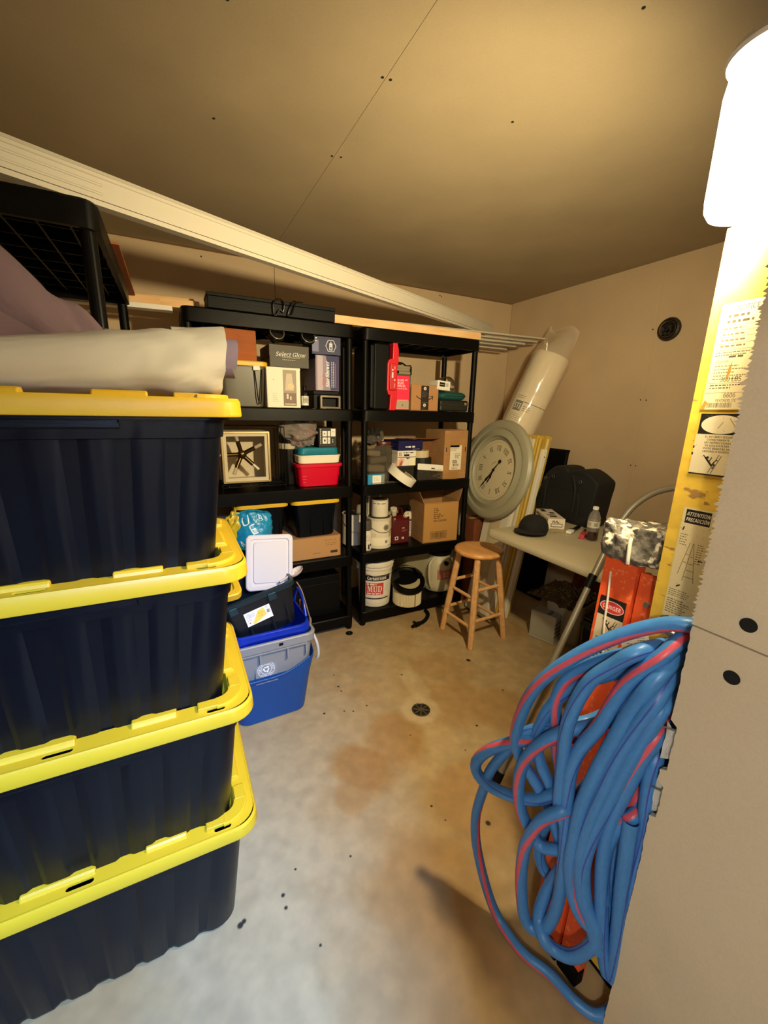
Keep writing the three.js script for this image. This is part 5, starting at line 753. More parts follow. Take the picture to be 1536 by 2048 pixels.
  printOn(d, 'sticker', 0.112, 0.062, canvasTex(360, 200, (x, w, h) => { x.fillStyle = '#ece8e2'; x.fillRect(0, 0, w, h); x.fillStyle = '#f0cf5a'; x.beginPath(); x.moveTo(70, 190); x.lineTo(190, 30); x.lineTo(270, 20); x.lineTo(290, 130); x.lineTo(120, 192); x.fill(); x.fillStyle = '#d7d3d6'; x.fillRect(50, 30, 90, 60); lines(x, 20, 30, 80, 5, 22, 7, '#a9a5a8'); x.fillStyle = '#d22'; x.fillRect(34, 150, 20, 14); x.fillStyle = '#444'; bars(x, 300, 70, 44, 50); lines(x, 296, 20, 50, 2, 16, 6, '#888'); x.fillStyle = '#d9a83a'; lines(x, 180, 60, 90, 4, 20, 8, '#cfa23a'); }), [-0.02, 0.118, 0.1255], [-0.12, 0, 0.03]);
  // pale translucent lid leaning against the shelving
  const l = thing('storage_cover', 'pale translucent plastic lid standing upright, leaning on the dark tote', 'lid', [0.322, 0.615, -1.730], 0.04); l.rotation.set(-0.20, 0.04, -0.085);
  const lidS = new THREE.MeshPhysicalMaterial({ color: 0xd9d3d6, roughness: 0.4, transmission: 0.15, thickness: 0 });
  const lw = 0.205, lh = 0.245, ring2 = (w, h, r, z) => ring(w, h, r, z, { m: 3, k: 6 }).map((p) => V(p.x, -p.z + lh / 2, p.y));
  part(l, 'lid_panel', loft([ring2(lw - 0.006, lh - 0.006, 0.02, -0.012), ring2(lw, lh, 0.022, -0.010), ring2(lw, lh, 0.022, 0.0), ring2(lw - 0.008, lh - 0.008, 0.02, 0.004), ring2(lw - 0.036, lh - 0.036, 0.016, 0.004), ring2(lw - 0.040, lh - 0.040, 0.016, -0.002), ring2(lw - 0.062, lh - 0.062, 0.014, -0.002), ring2(lw - 0.066, lh - 0.066, 0.014, 0.003)].map((q) => q), { capA: true, capB: true, crease: 0.4 }), lidS);
  part(l, 'latch', box(0.012, 0.03, 0.012, 0.003), lidS, [lw / 2, 0.07, 0]); part(l, 'corner_crease', join(bar([-lw / 2 + 0.006, lh - 0.006, 0.004], [-lw / 2 + 0.022, lh - 0.022, 0.004], 0.002, 0.002), bar([lw / 2 - 0.006, lh - 0.006, 0.004], [lw / 2 - 0.022, lh - 0.022, 0.004], 0.002, 0.002)), lidS);
  // yellow lid behind them, standing on edge
  const y = thing('storage_cover', 'spare yellow tote lid tilted behind the pale upright lid', 'lid', [0.10, 0.640, -1.640], 0); y.rotation.set(-1.15, 0, 0.12);
  part(y, 'lid_panel', join(loft([ring2(0.19, 0.15, 0.03, -0.016), ring2(0.2, 0.16, 0.03, -0.014), ring2(0.2, 0.16, 0.03, 0.014), ring2(0.19, 0.15, 0.03, 0.018), ring2(0.15, 0.11, 0.02, 0.018), ring2(0.14, 0.10, 0.02, 0.008)], { capA: true, capB: true, crease: 0.5 }).translate(0, 0.08 - lh / 2, 0)), M.yellow); part(y, 'rim_stop', box(0.05, 0.01, 0.010, 0.003), M.yellow, [0, 0.142, 0.022]);
  // hanging cord with a scoop at the tote's corner
  const s = thing('scoop', 'pale plastic scoop lying across the corner of the dark tote', 'scoop', [0.435, 0.665, -1.735], 0.3);
  const scG = lathe([[0.0, 0.0], [0.018, 0.002], [0.026, 0.012], [0.027, 0.02], [0.0245, 0.0125], [0.016, 0.004], [0.0, 0.002]], 28, 1); scG.scale(1.5, 1, 0.9); part(s, 'scoop_bowl', scG, grained(0xbba99c, 0.45), [0.01, 0.0, 0], [0, 0, 0.35]); part(s, 'handle', tube([[-0.025, 0.004, 0], [-0.05, -0.006, 0], [-0.075, -0.014, 0]], 0.005, 12, 8), grained(0xbba99c, 0.45));
  const c = thing('cord', 'thin tan cord hanging down beside the dark tote', 'cord', [0, 0, 0]); part(c, 'cord', tube([[0.435, 0.645, -1.70], [0.455, 0.60, -1.69], [0.475, 0.52, -1.69], [0.49, 0.46, -1.695]], 0.0028, 30, 8), grained(0x8b7050, 0.9)); part(c, 'tassel', tube([[0.49, 0.46, -1.695], [0.493, 0.445, -1.695], [0.492, 0.43, -1.695]], 0.0055, 10, 8), grained(0x8b7050, 0.9));
}

// ================================================================ far right corner
{ // big round clock leaning on the boards, face to the left
  const t = thing('wall_clock', 'large round sage green clock with Roman numerals, leaning in the corner', 'clock', [1.945, 1.018, -2.165]);
  t.rotation.set(-10 * D, -92.5 * D, 0, 'YXZ'); t.scale.setScalar(0.955);
  const sage = std({ color: 0x9d9982, roughness: 0.4, bumpMap: grainBump, bumpScale: 0.0004 });
  const fr = lathe([[0.218, -0.02], [0.352, -0.02], [0.358, -0.012], [0.358, 0.006], [0.345, 0.024], [0.322, 0.032], [0.30, 0.030], [0.292, 0.024], [0.275, 0.026], [0.258, 0.034], [0.247, 0.036], [0.238, 0.030], [0.236, 0.020], [0.226, 0.018], [0.218, 0.008], [0.218, -0.02]], 96, 0.5); turn(fr, Math.PI / 2);
  part(t, 'frame', fr, sage);
  const dial = canvasTex(1024, 1024, (x, w) => {
    x.fillStyle = '#cfc3a2'; x.fillRect(0, 0, w, w); x.translate(w / 2, w / 2); x.rotate(150 * D);
    for (let i = 0; i < 4000; i++) { const a = rnd() * 6.283, r = Math.sqrt(rnd()) * 500; x.fillStyle = rnd() < 0.5 ? 'rgba(120,105,70,.05)' : 'rgba(250,240,215,.06)'; x.fillRect(r * Math.cos(a), r * Math.sin(a), 9, 9); }
    const N = ['XII', 'I', 'II', 'III', 'IIII', 'V', 'VI', 'VII', 'VIII', 'IX', 'X', 'XI'];
    N.forEach((s, i) => { x.save(); x.rotate(i * 30 * D); x.translate(0, -368); x.scale(0.62, 1); text(x, s, 0, 0, 118, '#4d4530', 'bold', 'center', 'serif'); x.restore(); });
    x.strokeStyle = '#8b8062'; x.lineWidth = 3; x.beginPath(); x.arc(0, 0, 470, 0, 7); x.stroke();
    for (let i = 0; i < 60; i++) { x.save(); x.rotate(i * 6 * D); x.fillStyle = '#6b6148'; x.fillRect(-2, -470, 4, i % 5 ? 12 : 22); x.restore(); }
    lines(x, -60, 110, 120, 2, 18, 9, '#8b8062');
  });
  part(t, 'dial', new THREE.CircleGeometry(0.2195, 64), decalMat(dial, { roughness: 0.6 }), [0, 0, 0.001]);
  part(t, 'backing', turn(cyl(0.34, 0.34, 0.012, 64), Math.PI / 2), M.black, [0, 0, -0.012]);
  const hm = std({ color: 0x171210, roughness: 0.4 });
  const hand = (L, tail, w) => { const s = poly([[-w * 0.35, -tail], [w * 0.35, -tail], [w * 0.4, L * 0.35], [w, L * 0.45], [w * 1.1, L * 0.52], [w * 0.3, L * 0.62], [w * 0.7, L * 0.72], [0, L], [-w * 0.7, L * 0.72], [-w * 0.3, L * 0.62], [-w * 1.1, L * 0.52], [-w, L * 0.45], [-w * 0.4, L * 0.35]]); return extrude(s, 0.0015, 0.0004, 4); };
  const g1 = hand(0.185, 0.085, 0.0085), g2 = hand(0.118, 0.03, 0.0095);
  part(t, 'minute_hand', join(g1, move(turn(cyl(0.0135, 0.0135, 0.003, 20), Math.PI / 2), 0, -0.082, 0.001)), hm, [0, 0, 0.009], [0, 0, -216 * D]);
  part(t, 'hour_hand', g2, hm, [0, 0, 0.006], [0, 0, -203 * D]); part(t, 'hand_boss', turn(cyl(0.011, 0.011, 0.006, 20), Math.PI / 2), hm, [0, 0, 0.010]);
}
carton('carton', 'reddish brown carton standing under the round clock', 'cardboard box', [1.985, 0, -2.285], 0, 0.25, 0.655, 0.115, { mat: M.cardRed });
{ // leaning stack of wrapped boards; each leans a little, feet on the floor
  const gold = std({ color: 0xc9a63c, roughness: 0.5, bumpMap: grainBump, bumpScale: 0.0006 }), pale = std({ color: 0xd9d2bd, roughness: 0.5 }), white = std({ color: 0xe8e1cf, roughness: 0.45 });
  const film = new THREE.MeshPhysicalMaterial({ color: 0xf6f1e4, roughness: 0.08, transmission: 0.93, thickness: 0, side: THREE.DoubleSide, clearcoat: 1, clearcoatRoughness: 0.08 });
  const A = Math.atan(0.225 / 1.27);
  function board(label, x, th, h, z0, z1, mat, extra) {
    const t = thing('wrapped_board', label, 'board', [x, 0.003, (z0 + z1) / 2], 0, 'boards leaning in the corner'); t.rotation.z = -A;
    part(t, 'board_panel', move(box(th, h, z1 - z0, 0.003), th / 2, h / 2 + th * Math.tan(A) * 0, 0), mat); if (extra) extra(t, th, h, z1 - z0); t.position.y = 0.003 + th * Math.sin(A); return t;
  }
  board('film-wrapped pale board nearest the clock in the leaning stack', 1.805, 0.075, 1.255, -2.20, -1.972, pale, (t, th, h, d) => { part(t, 'film', surf((u, v) => V(th / 2 + (th / 2 + 0.004) * Math.cos(u * 2 * Math.PI) * 1.0 + 0.002 * (fbm(u * 6, v * 20, 99, 5, 3) - 0.5), 0.01 + (h + 0.0) * v, (d / 2 + 0.006) * Math.sin(u * 2 * Math.PI) ** 1 * (1 + 0.04 * (fbm(u * 8, v * 14, 99, 9, 3) - 0.5))), 40, 40), film); part(t, 'film_edge', move(box(0.02, h * 0.98, 0.004, 0.001), 0.03, h / 2, d / 2 + 0.002), white); });
  board('gold-edged foam board in the middle of the leaning stack', 1.884, 0.052, 1.272, -2.20, -1.960, gold, (t, th, h, d) => { for (let i = 0; i < 3; i++) part(t, 'edge_strip', move(box(0.012, h * 0.97, 0.004, 0.001), 0.010 + i * 0.016, h / 2, d / 2 + 0.001), std({ color: [0xb08d2c, 0xdcc06a, 0xa88a36][i], roughness: 0.5 })); });
  board('long white plank, shorter than its neighbours, at the front of the leaning stack', 1.940, 0.034, 1.185, -2.18, -1.938, white, (t, th, h, d) => { part(t, 'nail_hole', turn(cyl(0.004, 0.004, 0.002, 12), Math.PI / 2), M.hole, [th / 2, h - 0.05, d / 2 + 0.0005]); });
  board('thin gold board behind the white plank, at the table end', 1.976, 0.046, 1.268, -2.21, -1.966, gold, (t, th, h, d) => { for (let i = 0; i < 2; i++) part(t, 'edge_strip', move(box(0.013, h * 0.97, 0.004, 0.001), 0.012 + i * 0.020, h / 2, d / 2 + 0.001), std({ color: [0xe0d9c4, 0xb7953a][i], roughness: 0.5 })); });
}
{ // black board behind the stack
  const t = thing('black_board', 'thin black board standing behind the leaning boards by the bag', 'board', [2.405, 0.003, -2.195]); t.rotation.z = -0.09;
  part(t, 'board_panel', boxUp(0.03, 1.15, 0.30, 0.006), M.black); part(t, 'edge_band', boxUp(0.034, 0.02, 0.304, 0.004), M.rubber, [0, 1.135, 0]);
}
{ // roll of white foam in a clear bag, printed sleeve
  const a = V(1.93, 0.06, -2.60), b = V(2.445, 1.80, -2.23), L = a.distanceTo(b), R = 0.122;
  const t = thing('foam_roll', 'tall white foam roll in a clear plastic bag, leaning in the corner', 'foam roll', a.toArray());
  t.quaternion.setFromUnitVectors(V(0, 1, 0), b.clone().sub(a).normalize());
  part(t, 'foam', lathe([[0, 0], [R - 0.01, 0], [R, 0.012], [R, L - 0.012], [R - 0.008, L], [0.03, L], [0.026, L - 0.02], [0, L - 0.02]], 56, 0.8), std({ color: 0xe6dcc6, roughness: 0.85, bumpMap: grainBump, bumpScale: 0.0008 }));
  const bag = new THREE.MeshPhysicalMaterial({ color: 0xfffaf0, roughness: 0.12, transmission: 0.80, thickness: 0, side: THREE.DoubleSide, clearcoat: 1, clearcoatRoughness: 0.06 });
  part(t, 'bag', surf((u, v) => { const th = u * 2 * Math.PI, y = -0.01 + v * (L + 0.19), s = sstep(L - 0.05, L + 0.18, y), n = fbm(u * 9, v * 16, 9, 77, 3) - 0.5, r = R + 0.012 + 0.020 * n; return V(r * (1 - 0.78 * s) * Math.cos(th), y + 0.02 * s * Math.sin(th * 3), r * (1 + 0.08 * s) * Math.sin(th)); }, 72, 70), bag);
  const lab = canvasTex(700, 420, (x, w, h) => { x.clearRect(0, 0, w, h); x.fillStyle = '#e9e0cb'; x.fillRect(0, 0, w, h); x.fillStyle = '#1c1712'; x.fillRect(60, 110, w - 90, 9); x.fillRect(60, 110, 150, 130); x.fillStyle = '#e9e0cb'; text(x, 'STI', 132, 178, 100, '#efe6d2', 'bold', 'center', 'sans-serif', 130); lines(x, 240, 160, 130, 3, 26, 11, '#4a4234'); lines(x, 60, 40, 200, 2, 24, 10, '#6a614e'); lines(x, 60, 280, 260, 5, 24, 8, '#8a806a'); });
  part(t, 'sleeve_label', new THREE.CylinderGeometry(R + 0.0012, R + 0.0012, 0.23, 48, 1, true, -1.9, 2.5), decalMat(lab), [0, L * 0.775, 0]);
}
{ // wooden bar stool
  const t = thing('bar_stool', 'round-seated wooden bar stool standing alone before the clock', 'stool', [1.625, 0, -1.885], 0.05);
  part(t, 'seat', lathe([[0, 0.556], [0.125, 0.556], [0.142, 0.560], [0.149, 0.568], [0.149, 0.578], [0.143, 0.586], [0.12, 0.589], [0.06, 0.5865], [0, 0.586]], 64, 0.9), std({ map: oakTex, color: 0xfff0d8, roughness: 0.36, bumpMap: grainBump, bumpScale: 0.0003 }));
  uvm(t.children[0].geometry); t.children[0].geometry = uvm(t.children[0].geometry, 0.4);
  const top = (sx, sz) => [sx * 0.082, 0.558, sz * 0.082], bot = (sx, sz) => [sx * 0.138, 0.0, sz * 0.138], at = (sx, sz, y) => { const k = y / 0.558; return [sx * (0.138 + (0.082 - 0.138) * k), y, sz * (0.138 + (0.082 - 0.138) * k)]; };
  for (const sx of [-1, 1]) for (const sz of [-1, 1]) {
    const A = V(...bot(sx, sz)), B = V(...top(sx, sz)), L = A.distanceTo(B), g = lathe([[0, 0], [0.0155, 0], [0.0175, 0.004], [0.0195, L * 0.25], [0.0205, L * 0.6], [0.0185, L], [0, L]], 8, 0.3); g.applyQuaternion(new THREE.Quaternion().setFromUnitVectors(V(0, 1, 0), B.clone().sub(A).normalize())); move(g, A.x, A.y + 0.001, A.z);
    part(t, 'leg', uvm(g, 0.4, true), M.oak);
  }
  for (const [p, q, y] of [[[-1, 1], [1, 1], 0.17], [[-1, -1], [1, -1], 0.17], [[-1, -1], [-1, 1], 0.13], [[1, -1], [1, 1], 0.13], [[-1, 1], [1, 1], 0.36], [[-1, -1], [1, -1], 0.36], [[-1, -1], [-1, 1], 0.31], [[1, -1], [1, 1], 0.31]]) part(t, 'rung', uvm(straight(at(...p, y), at(...q, y), 0.0105, 12), 0.4), M.oak);
}
{ // folding table along the right wall
  const t = thing('folding_table', 'long off-white plastic folding table along the right wall', 'table', [1.957, 0, -1.018]);
  const tm = std({ color: 0xbdb193, roughness: 0.5, bumpMap: grainBump, bumpScale: 0.0006 });
  part(t, 'tabletop', loft([ring(0.73, 1.49, 0.03, 0.699), ring(0.752, 1.512, 0.035, 0.700), ring(0.76, 1.52, 0.035, 0.706), ring(0.76, 1.52, 0.035, 0.731), ring(0.752, 1.512, 0.035, 0.739), ring(0.74, 1.50, 0.03, 0.740)], { capA: true, capB: true, crease: 0.6 }), tm);
  const lm = std({ color: 0x6f6a5e, metalness: 0.6, roughness: 0.4 });
  for (const z of [0.04, 0.50]) { for (const x of [-0.26, 0.30]) part(t, 'leg', straight([x, 0, z], [x, 0.7, z], 0.0125), lm); part(t, 'leg_brace', straight([-0.30, 0.12, z], [0.30, 0.12, z], 0.009), lm); part(t, 'hinge_bar', straight([-0.32, 0.692, z], [0.32, 0.692, z], 0.0125), lm); }
}
{ // black bag standing on the table
  const t = thing('black_bag', 'black soft bag with a high lumpy top, standing on the table', 'bag', [2.235, 0.741, -1.76]);
  const fab = std({ color: 0x0b0a09, roughness: 0.75, bumpMap: grainBump, bumpScale: 0.0008 });
  const z = (v) => v + 1.76, o = [[-1.975, 0.0], [-1.59, 0.0], [-1.562, 0.05], [-1.546, 0.17], [-1.536, 0.24], [-1.55, 0.27], [-1.64, 0.315], [-1.70, 0.305], [-1.735, 0.295], [-1.76, 0.317], [-1.80, 0.322], [-1.845, 0.312], [-1.90, 0.262], [-1.925, 0.20], [-1.96, 0.10]].map(([a, b]) => [z(a), b + 0.012]);
  const s = new THREE.Shape(); const c = new THREE.SplineCurve(o.map(([a, b]) => new THREE.Vector2(a, b)).concat([new THREE.Vector2(o[0][0], o[0][1])])); s.setFromPoints(c.getPoints(90));
  const g = new THREE.ExtrudeGeometry(s, { depth: 0.10, bevelEnabled: true, bevelSize: 0.012, bevelThickness: 0.035, bevelSegments: 5 }); turn(g, 0, -Math.PI / 2); part(t, 'bag_body', move(toCreasedNormals(g, 0.9), 0.05, 0, 0), fab);
  part(t, 'pocket', move(turn(extrude(rrShape(0.26, 0.17, 0.03), 0.012, 0.006), 0, -Math.PI / 2), -0.078, 0.11, 0.0), fab);
  part(t, 'strap', tube([[-0.085, 0.30, 0.06], [-0.098, 0.22, 0.10], [-0.098, 0.10, 0.10], [-0.088, 0.03, 0.08]], 0.008, 30, 8), fab);
  part(t, 'strap', tube([[-0.075, 0.315, -0.06], [-0.10, 0.24, -0.11], [-0.10, 0.12, -0.12], [-0.088, 0.03, -0.13]], 0.008, 30, 8), fab);
  for (const [y, zz] of [[0.268, 0.125], [0.272, -0.075], [0.255, -0.135]]) part(t, 'buckle', turn(new THREE.TorusGeometry(0.009, 0.003, 8, 20), 0, Math.PI / 2), std({ color: 0x6b6a58, metalness: 0.8, roughness: 0.35 }), [-0.094, y, zz]);
}
{ // cap
  const t = thing('baseball_cap', 'black baseball cap lying on the near corner of the table', 'cap', [1.83, 0.7405, -1.665], -1.0);
  const fab = std({ color: 0x11100f, roughness: 0.9, bumpMap: grainBump, bumpScale: 0.0006, side: THREE.DoubleSide });
  part(t, 'crown', surf((u, v) => { const a = u * 2 * Math.PI, b = v * Math.PI / 2, seam = 1 - 0.012 * Math.pow(Math.abs(Math.cos(a * 3)), 24), r = Math.cos(b) ** 0.8; return V(0.082 * r * Math.cos(a) * seam, 0.004 + 0.085 * Math.sin(b) ** 0.9 * seam, 0.098 * r * Math.sin(a) * seam); }, 72, 20), fab);
  part(t, 'brim', (() => { const f = (k) => (u, v) => { const a = (-0.36 + 0.72 * u) * Math.PI, q = 0.97 + v * 0.95 * Math.cos(a * 1.35) ** 0.8; return V(0.082 * q * Math.sin(a), 0.012 + k - 0.010 * (Math.abs(Math.sin(a)) ** 2) + 0.006 * v, 0.098 * q * Math.cos(a)); }; return join(surf(f(0.0025), 30, 8), surf(f(0), 30, 8)); })(), fab);
  part(t, 'button', lathe([[0.008, 0.0], [0.006, 0.005], [0, 0.006]], 14), fab, [0, 0.087, 0]);
}
{ // printed paper box, brushes, bottle, pan
  const pr = canvasTex(300, 120, (x, w, h) => { x.fillStyle = '#e3d6c0'; x.fillRect(0, 0, w, h); x.fillStyle = '#33261f'; x.beginPath(); x.moveTo(20, 20); x.bezierCurveTo(110, 0, 160, 60, 280, 30); x.lineTo(280, 52); x.bezierCurveTo(160, 80, 110, 24, 20, 44); x.fill(); lines(x, 30, 72, 230, 1, 10, 12, '#33261f'); lines(x, 120, 98, 150, 1, 10, 9, '#33261f'); });
  const b = giftBox('printed_box', 'white printed box lying behind the black cap', [2.035, 0.7405, -1.735], 0, 0.10, 0.062, 0.26, grained(0xd9ccb8, 0.6), { front: canvasTex(200, 120, (x, w, h) => { x.fillStyle = '#e3d6c0'; x.fillRect(0, 0, w, h); x.strokeStyle = '#33261f'; x.lineWidth = 7; x.strokeRect(40, 60, 130, 34); lines(x, 50, 22, 100, 2, 18, 10, '#33261f'); }), side: pr, split: 0.86 }); b.rotation.y = -0.55;
  const top = canvasTex(160, 420, (x, w, h) => { x.fillStyle = '#dccfba'; x.fillRect(0, 0, w, h); x.fillStyle = '#2d211b'; x.fillRect(20, 20, 50, 110); x.fillRect(80, 150, 50, 60); x.fillRect(30, 240, 90, 24); x.fillRect(40, 300, 70, 60); }); printOn(b, 'printed_top', 0.094, 0.25, top, [0, 0.0628, 0], [-Math.PI / 2, 0, 0]);
  const k = thing('paint_brush', 'white and black paint brush lying by the bottle', 'brush', [2.015, 0.7405, -1.545], 0.35);
  part(k, 'bristles', box(0.055, 0.018, 0.032, 0.006), M.white, [-0.045, 0.010, 0]); part(k, 'ferrule', box(0.02, 0.02, 0.033, 0.003), M.metal, [-0.012, 0.011, 0]); part(k, 'handle', box(0.11, 0.016, 0.022, 0.007), M.black, [0.05, 0.010, 0]);
  const q = thing('marker', 'pink red capped tool beside the drink bottle on the table', 'tool', [1.985, 0.7405, -1.452], 0.5); part(q, 'tool_body', straight([-0.055, 0.014, 0], [0.03, 0.014, 0], 0.0135, 18), grained(0xc23a52, 0.4)); part(q, 'tool_tip', straight([0.03, 0.014, 0], [0.085, 0.014, 0], 0.011, 18), M.black);
  const f = thing('plastic_film', 'scrap of thin clear film lying flat beside the cap', 'film', [1.90, 0.7405, -1.60]); part(f, 'film', surf((u, v) => V((u - 0.5) * 0.16 * (1 - 0.3 * v), 0.004 + 0.010 * fbm(u * 6, v * 6, 99, 15, 3), (v - 0.5) * 0.12), 24, 20), M.clearHaze);
  const d = thing('drink_bottle', 'clear plastic bottle half full of dark red drink', 'bottle', [1.975, 0.741, -1.392]);
  const pet = new THREE.MeshPhysicalMaterial({ color: 0xe9e2d8, roughness: 0.1, transmission: 0.82, thickness: 0, side: THREE.DoubleSide, clearcoat: 1 });
  const out = [[0.001, 0.004], [0.022, 0.0], [0.029, 0.006], [0.031, 0.016], [0.0295, 0.026], [0.031, 0.034], [0.0295, 0.044], [0.031, 0.052], [0.031, 0.10], [0.0295, 0.112], [0.031, 0.118], [0.030, 0.128], [0.022, 0.152], [0.013, 0.165], [0.0125, 0.176]];
  part(d, 'bottle_body', lathe(out.slice(7), 40, 1), pet);
  part(d, 'drink', lathe([[0.0, 0.003], [0.022, 0.0], [0.029, 0.006], [0.031, 0.016], [0.0295, 0.026], [0.031, 0.034], [0.0295, 0.044], [0.0309, 0.052], [0.0309, 0.070], [0.0, 0.070]], 36, 0.9), new THREE.MeshPhysicalMaterial({ color: 0x2c0d0c, roughness: 0.12, clearcoat: 1 }));
  part(d, 'label', new THREE.CylinderGeometry(0.0316, 0.0316, 0.036, 32, 1, true), decalMat(canvasTex(256, 64, (x, w, h) => { x.fillStyle = '#c9c0b2'; x.fillRect(0, 0, w, h); for (let i = 0; i < 6; i++) { x.fillStyle = ['#a8a48c', '#8f917a'][i % 2]; x.fillRect(10 + i * 42, 14, 24, 34); } })), [0, 0.092, 0]);
  part(d, 'cap', lathe([[0, 0.186], [0.012, 0.186], [0.0145, 0.184], [0.0145, 0.170], [0.0, 0.170]], 24), M.white);
  const p = thing('red_pan', 'small dark red pan on the table in front of the wall', 'pan', [2.265, 0.741, -1.30], 0.5);
  part(p, 'pan_body', lathe([[0, 0.004], [0.045, 0.002], [0.06, 0.015], [0.064, 0.05], [0.06, 0.07], [0.045, 0.082], [0, 0.086]], 40, 0.9), grained(0x37100c, 0.3)); part(p, 'handle', straight([0.06, 0.06, 0], [0.15, 0.07, 0], 0.004, 10), M.metal);
}
{ // under the table
  const g = grained(0xa39d8a, 0.5);
  const t = thing('grey_case', 'small grey case with side grooves on the floor under the table', 'case', [2.025, 0, -1.655], 0.30);
  part(t, 'case_shell', boxUp(0.11, 0.185, 0.165, 0.008, 3), g); for (let i = 0; i < 4; i++) part(t, 'groove', box(0.108, 0.006, 0.004, 0.001), M.hole, [0.0, 0.05 + i * 0.028, 0.0815]); for (let i = 0; i < 4; i++) part(t, 'vent', box(0.010, 0.004, 0.02, 0.001), M.hole, [-0.035 + i * 0.022, 0.1845, 0.03]); part(t, 'side_rail', boxUp(0.03, 0.15, 0.012, 0.004), g, [0.045, 0.01, 0.084]); part(t, 'base_plate', boxUp(0.118, 0.012, 0.172, 0.004), g);
  const b = thing('grey_bin', 'grey ribbed bin under the table, covered with crinkled film', 'bin', [2.165, 0, -1.60], 0.25);
  part(b, 'bin_body', taperBin(0.20, 0.24, 0.275, 0.012, 0.003, 0.025, 0.006), g); for (const x of [-0.06, 0, 0.06]) part(b, 'rib', box(0.008, 0.22, 0.008, 0.002), g, [x, 0.13, 0.116]);
  const f = thing('crinkled_film', 'crinkled amber plastic film heaped on the grey bin', 'plastic film', [2.11, 0.262, -1.62], 0.2);
  part(f, 'film', surf((u, v) => { const r = fbm(u * 7 + 2, v * 7, 99, 19, 4), q = fbm(u * 16, v * 16, 99, 23, 2); return V((u - 0.5) * 0.36, 0.02 + 0.10 * r * Math.sin(Math.PI * u) * Math.sin(Math.PI * v) + 0.03 * q, (v - 0.5) * 0.30); }, 60, 50), new THREE.MeshPhysicalMaterial({ color: 0x4a3c22, roughness: 0.14, transmission: 0.3, thickness: 0, clearcoat: 1, side: THREE.DoubleSide }));
  const k = thing('black_crate', 'black crate in the dark under the table behind the tube', 'crate', [2.17, 0, -1.24], 0.1); part(k, 'crate_body', taperBin(0.26, 0.34, 0.26, 0.012, 0.003, 0.02, 0.008), M.black); part(k, 'crate_lid', loft([ring(0.26, 0.34, 0.02, 0.262), ring(0.275, 0.355, 0.025, 0.264), ring(0.275, 0.355, 0.025, 0.275), ring(0.25, 0.33, 0.02, 0.281)], { capA: true, capB: true }), grained(0x1a1916, 0.35));
  const w = thing('brown_board', 'brown board leaning on the wall in the dark under the table', 'board', [2.44, 0.001, -1.60]); w.rotation.z = -0.22; part(w, 'board_panel', uvm(boxUp(0.018, 0.60, 0.5, 0.002)), M.cardRed); part(w, 'edge_strip', boxUp(0.022, 0.02, 0.504, 0.003), M.pine, [0, 0.59, 0]);
}
{ // grey tubular step stool leaning on the table edge
  const t = thing('step_stool', 'grey tubular folding step stool with tall curved handle, leaning on the table', 'step stool');
  const gm = std({ color: 0x8d8574, metalness: 0.35, roughness: 0.42 });
  const F = [0.995, 0.012, -0.948], pts = [F, [1.30, 0.49, -0.985], [1.535, 0.862, -1.012], [1.615, 1.005, -1.005], [1.662, 1.085, -0.965], [1.69, 1.128, -0.905], [1.70, 1.146, -0.82], [1.69, 1.128, -0.735], [1.662, 1.085, -0.675], [1.615, 1.005, -0.635], [1.535, 0.862, -0.628], [1.30, 0.49, -0.655], [0.995, 0.012, -0.692]];
  part(t, 'handle_tube', tube(pts, 0.0125, 160, 14), gm);
  const dir = V(1.30 - 0.995, 0.478, -0.037).normalize();
  for (const z of [-0.948, -0.692]) part(t, 'rubber_foot', straight([0.990, 0.004, z], [1.018, 0.048, z - 0.003], 0.0165, 16), M.rubber);
  part(t, 'clip', straight([1.445, 0.72, -1.004], [1.475, 0.768, -1.008], 0.0165, 16), M.black); part(t, 'clip', straight([1.445, 0.72, -0.64], [1.475, 0.768, -0.634], 0.0165, 16), M.black);
  for (const k of [0.70]) { const p = V(...F).addScaledVector(dir, k); part(t, 'tread', bar([p.x + 0.02, p.y - 0.01, p.z + 0.06], [p.x + 0.02, p.y - 0.01, p.z + 0.25], 0.14, 0.02, [dir.x, dir.y, 0], 0.006), M.black); }
}

// ================================================================ ladders at the partition's end
function stickMan(x, s, c = '#141210') { // falling figure and ladder, drawn in a 100 x 100 square scaled by s
  x.save(); x.scale(s, s); x.strokeStyle = c; x.fillStyle = c; x.lineCap = 'round'; x.lineJoin = 'round';
  x.lineWidth = 9; x.beginPath(); x.moveTo(20, 22); x.lineTo(40, 42); x.lineTo(56, 58); x.stroke();
  x.lineWidth = 5; x.beginPath(); x.moveTo(40, 42); x.lineTo(50, 20); x.moveTo(40, 42); x.lineTo(8, 12); x.moveTo(56, 58); x.lineTo(66, 40); x.lineTo(78, 30); x.moveTo(56, 58); x.lineTo(72, 52); x.lineTo(64, 72); x.stroke();
  x.beginPath(); x.arc(30, 20, 6, 0, 7); x.fill(); x.lineWidth = 3.5; x.strokeStyle = '#56503f'; x.beginPath(); x.moveTo(96, 10); x.lineTo(60, 96); x.moveTo(84, 6); x.lineTo(46, 92); x.moveTo(86, 34); x.lineTo(74, 30); x.moveTo(78, 54); x.lineTo(66, 50); x.moveTo(70, 72); x.lineTo(57, 68); x.stroke(); x.restore();
}
const wear = (x, w, h, n, cols) => { for (let i = 0; i < n; i++) { x.fillStyle = cols[Math.floor(rnd() * cols.length)]; x.save(); x.translate(rnd() * w, rnd() * h); x.rotate(rnd() * 3); x.fillRect(0, 0, 2 + rnd() * w * 0.07, 1 + rnd() * 3); x.restore(); } };
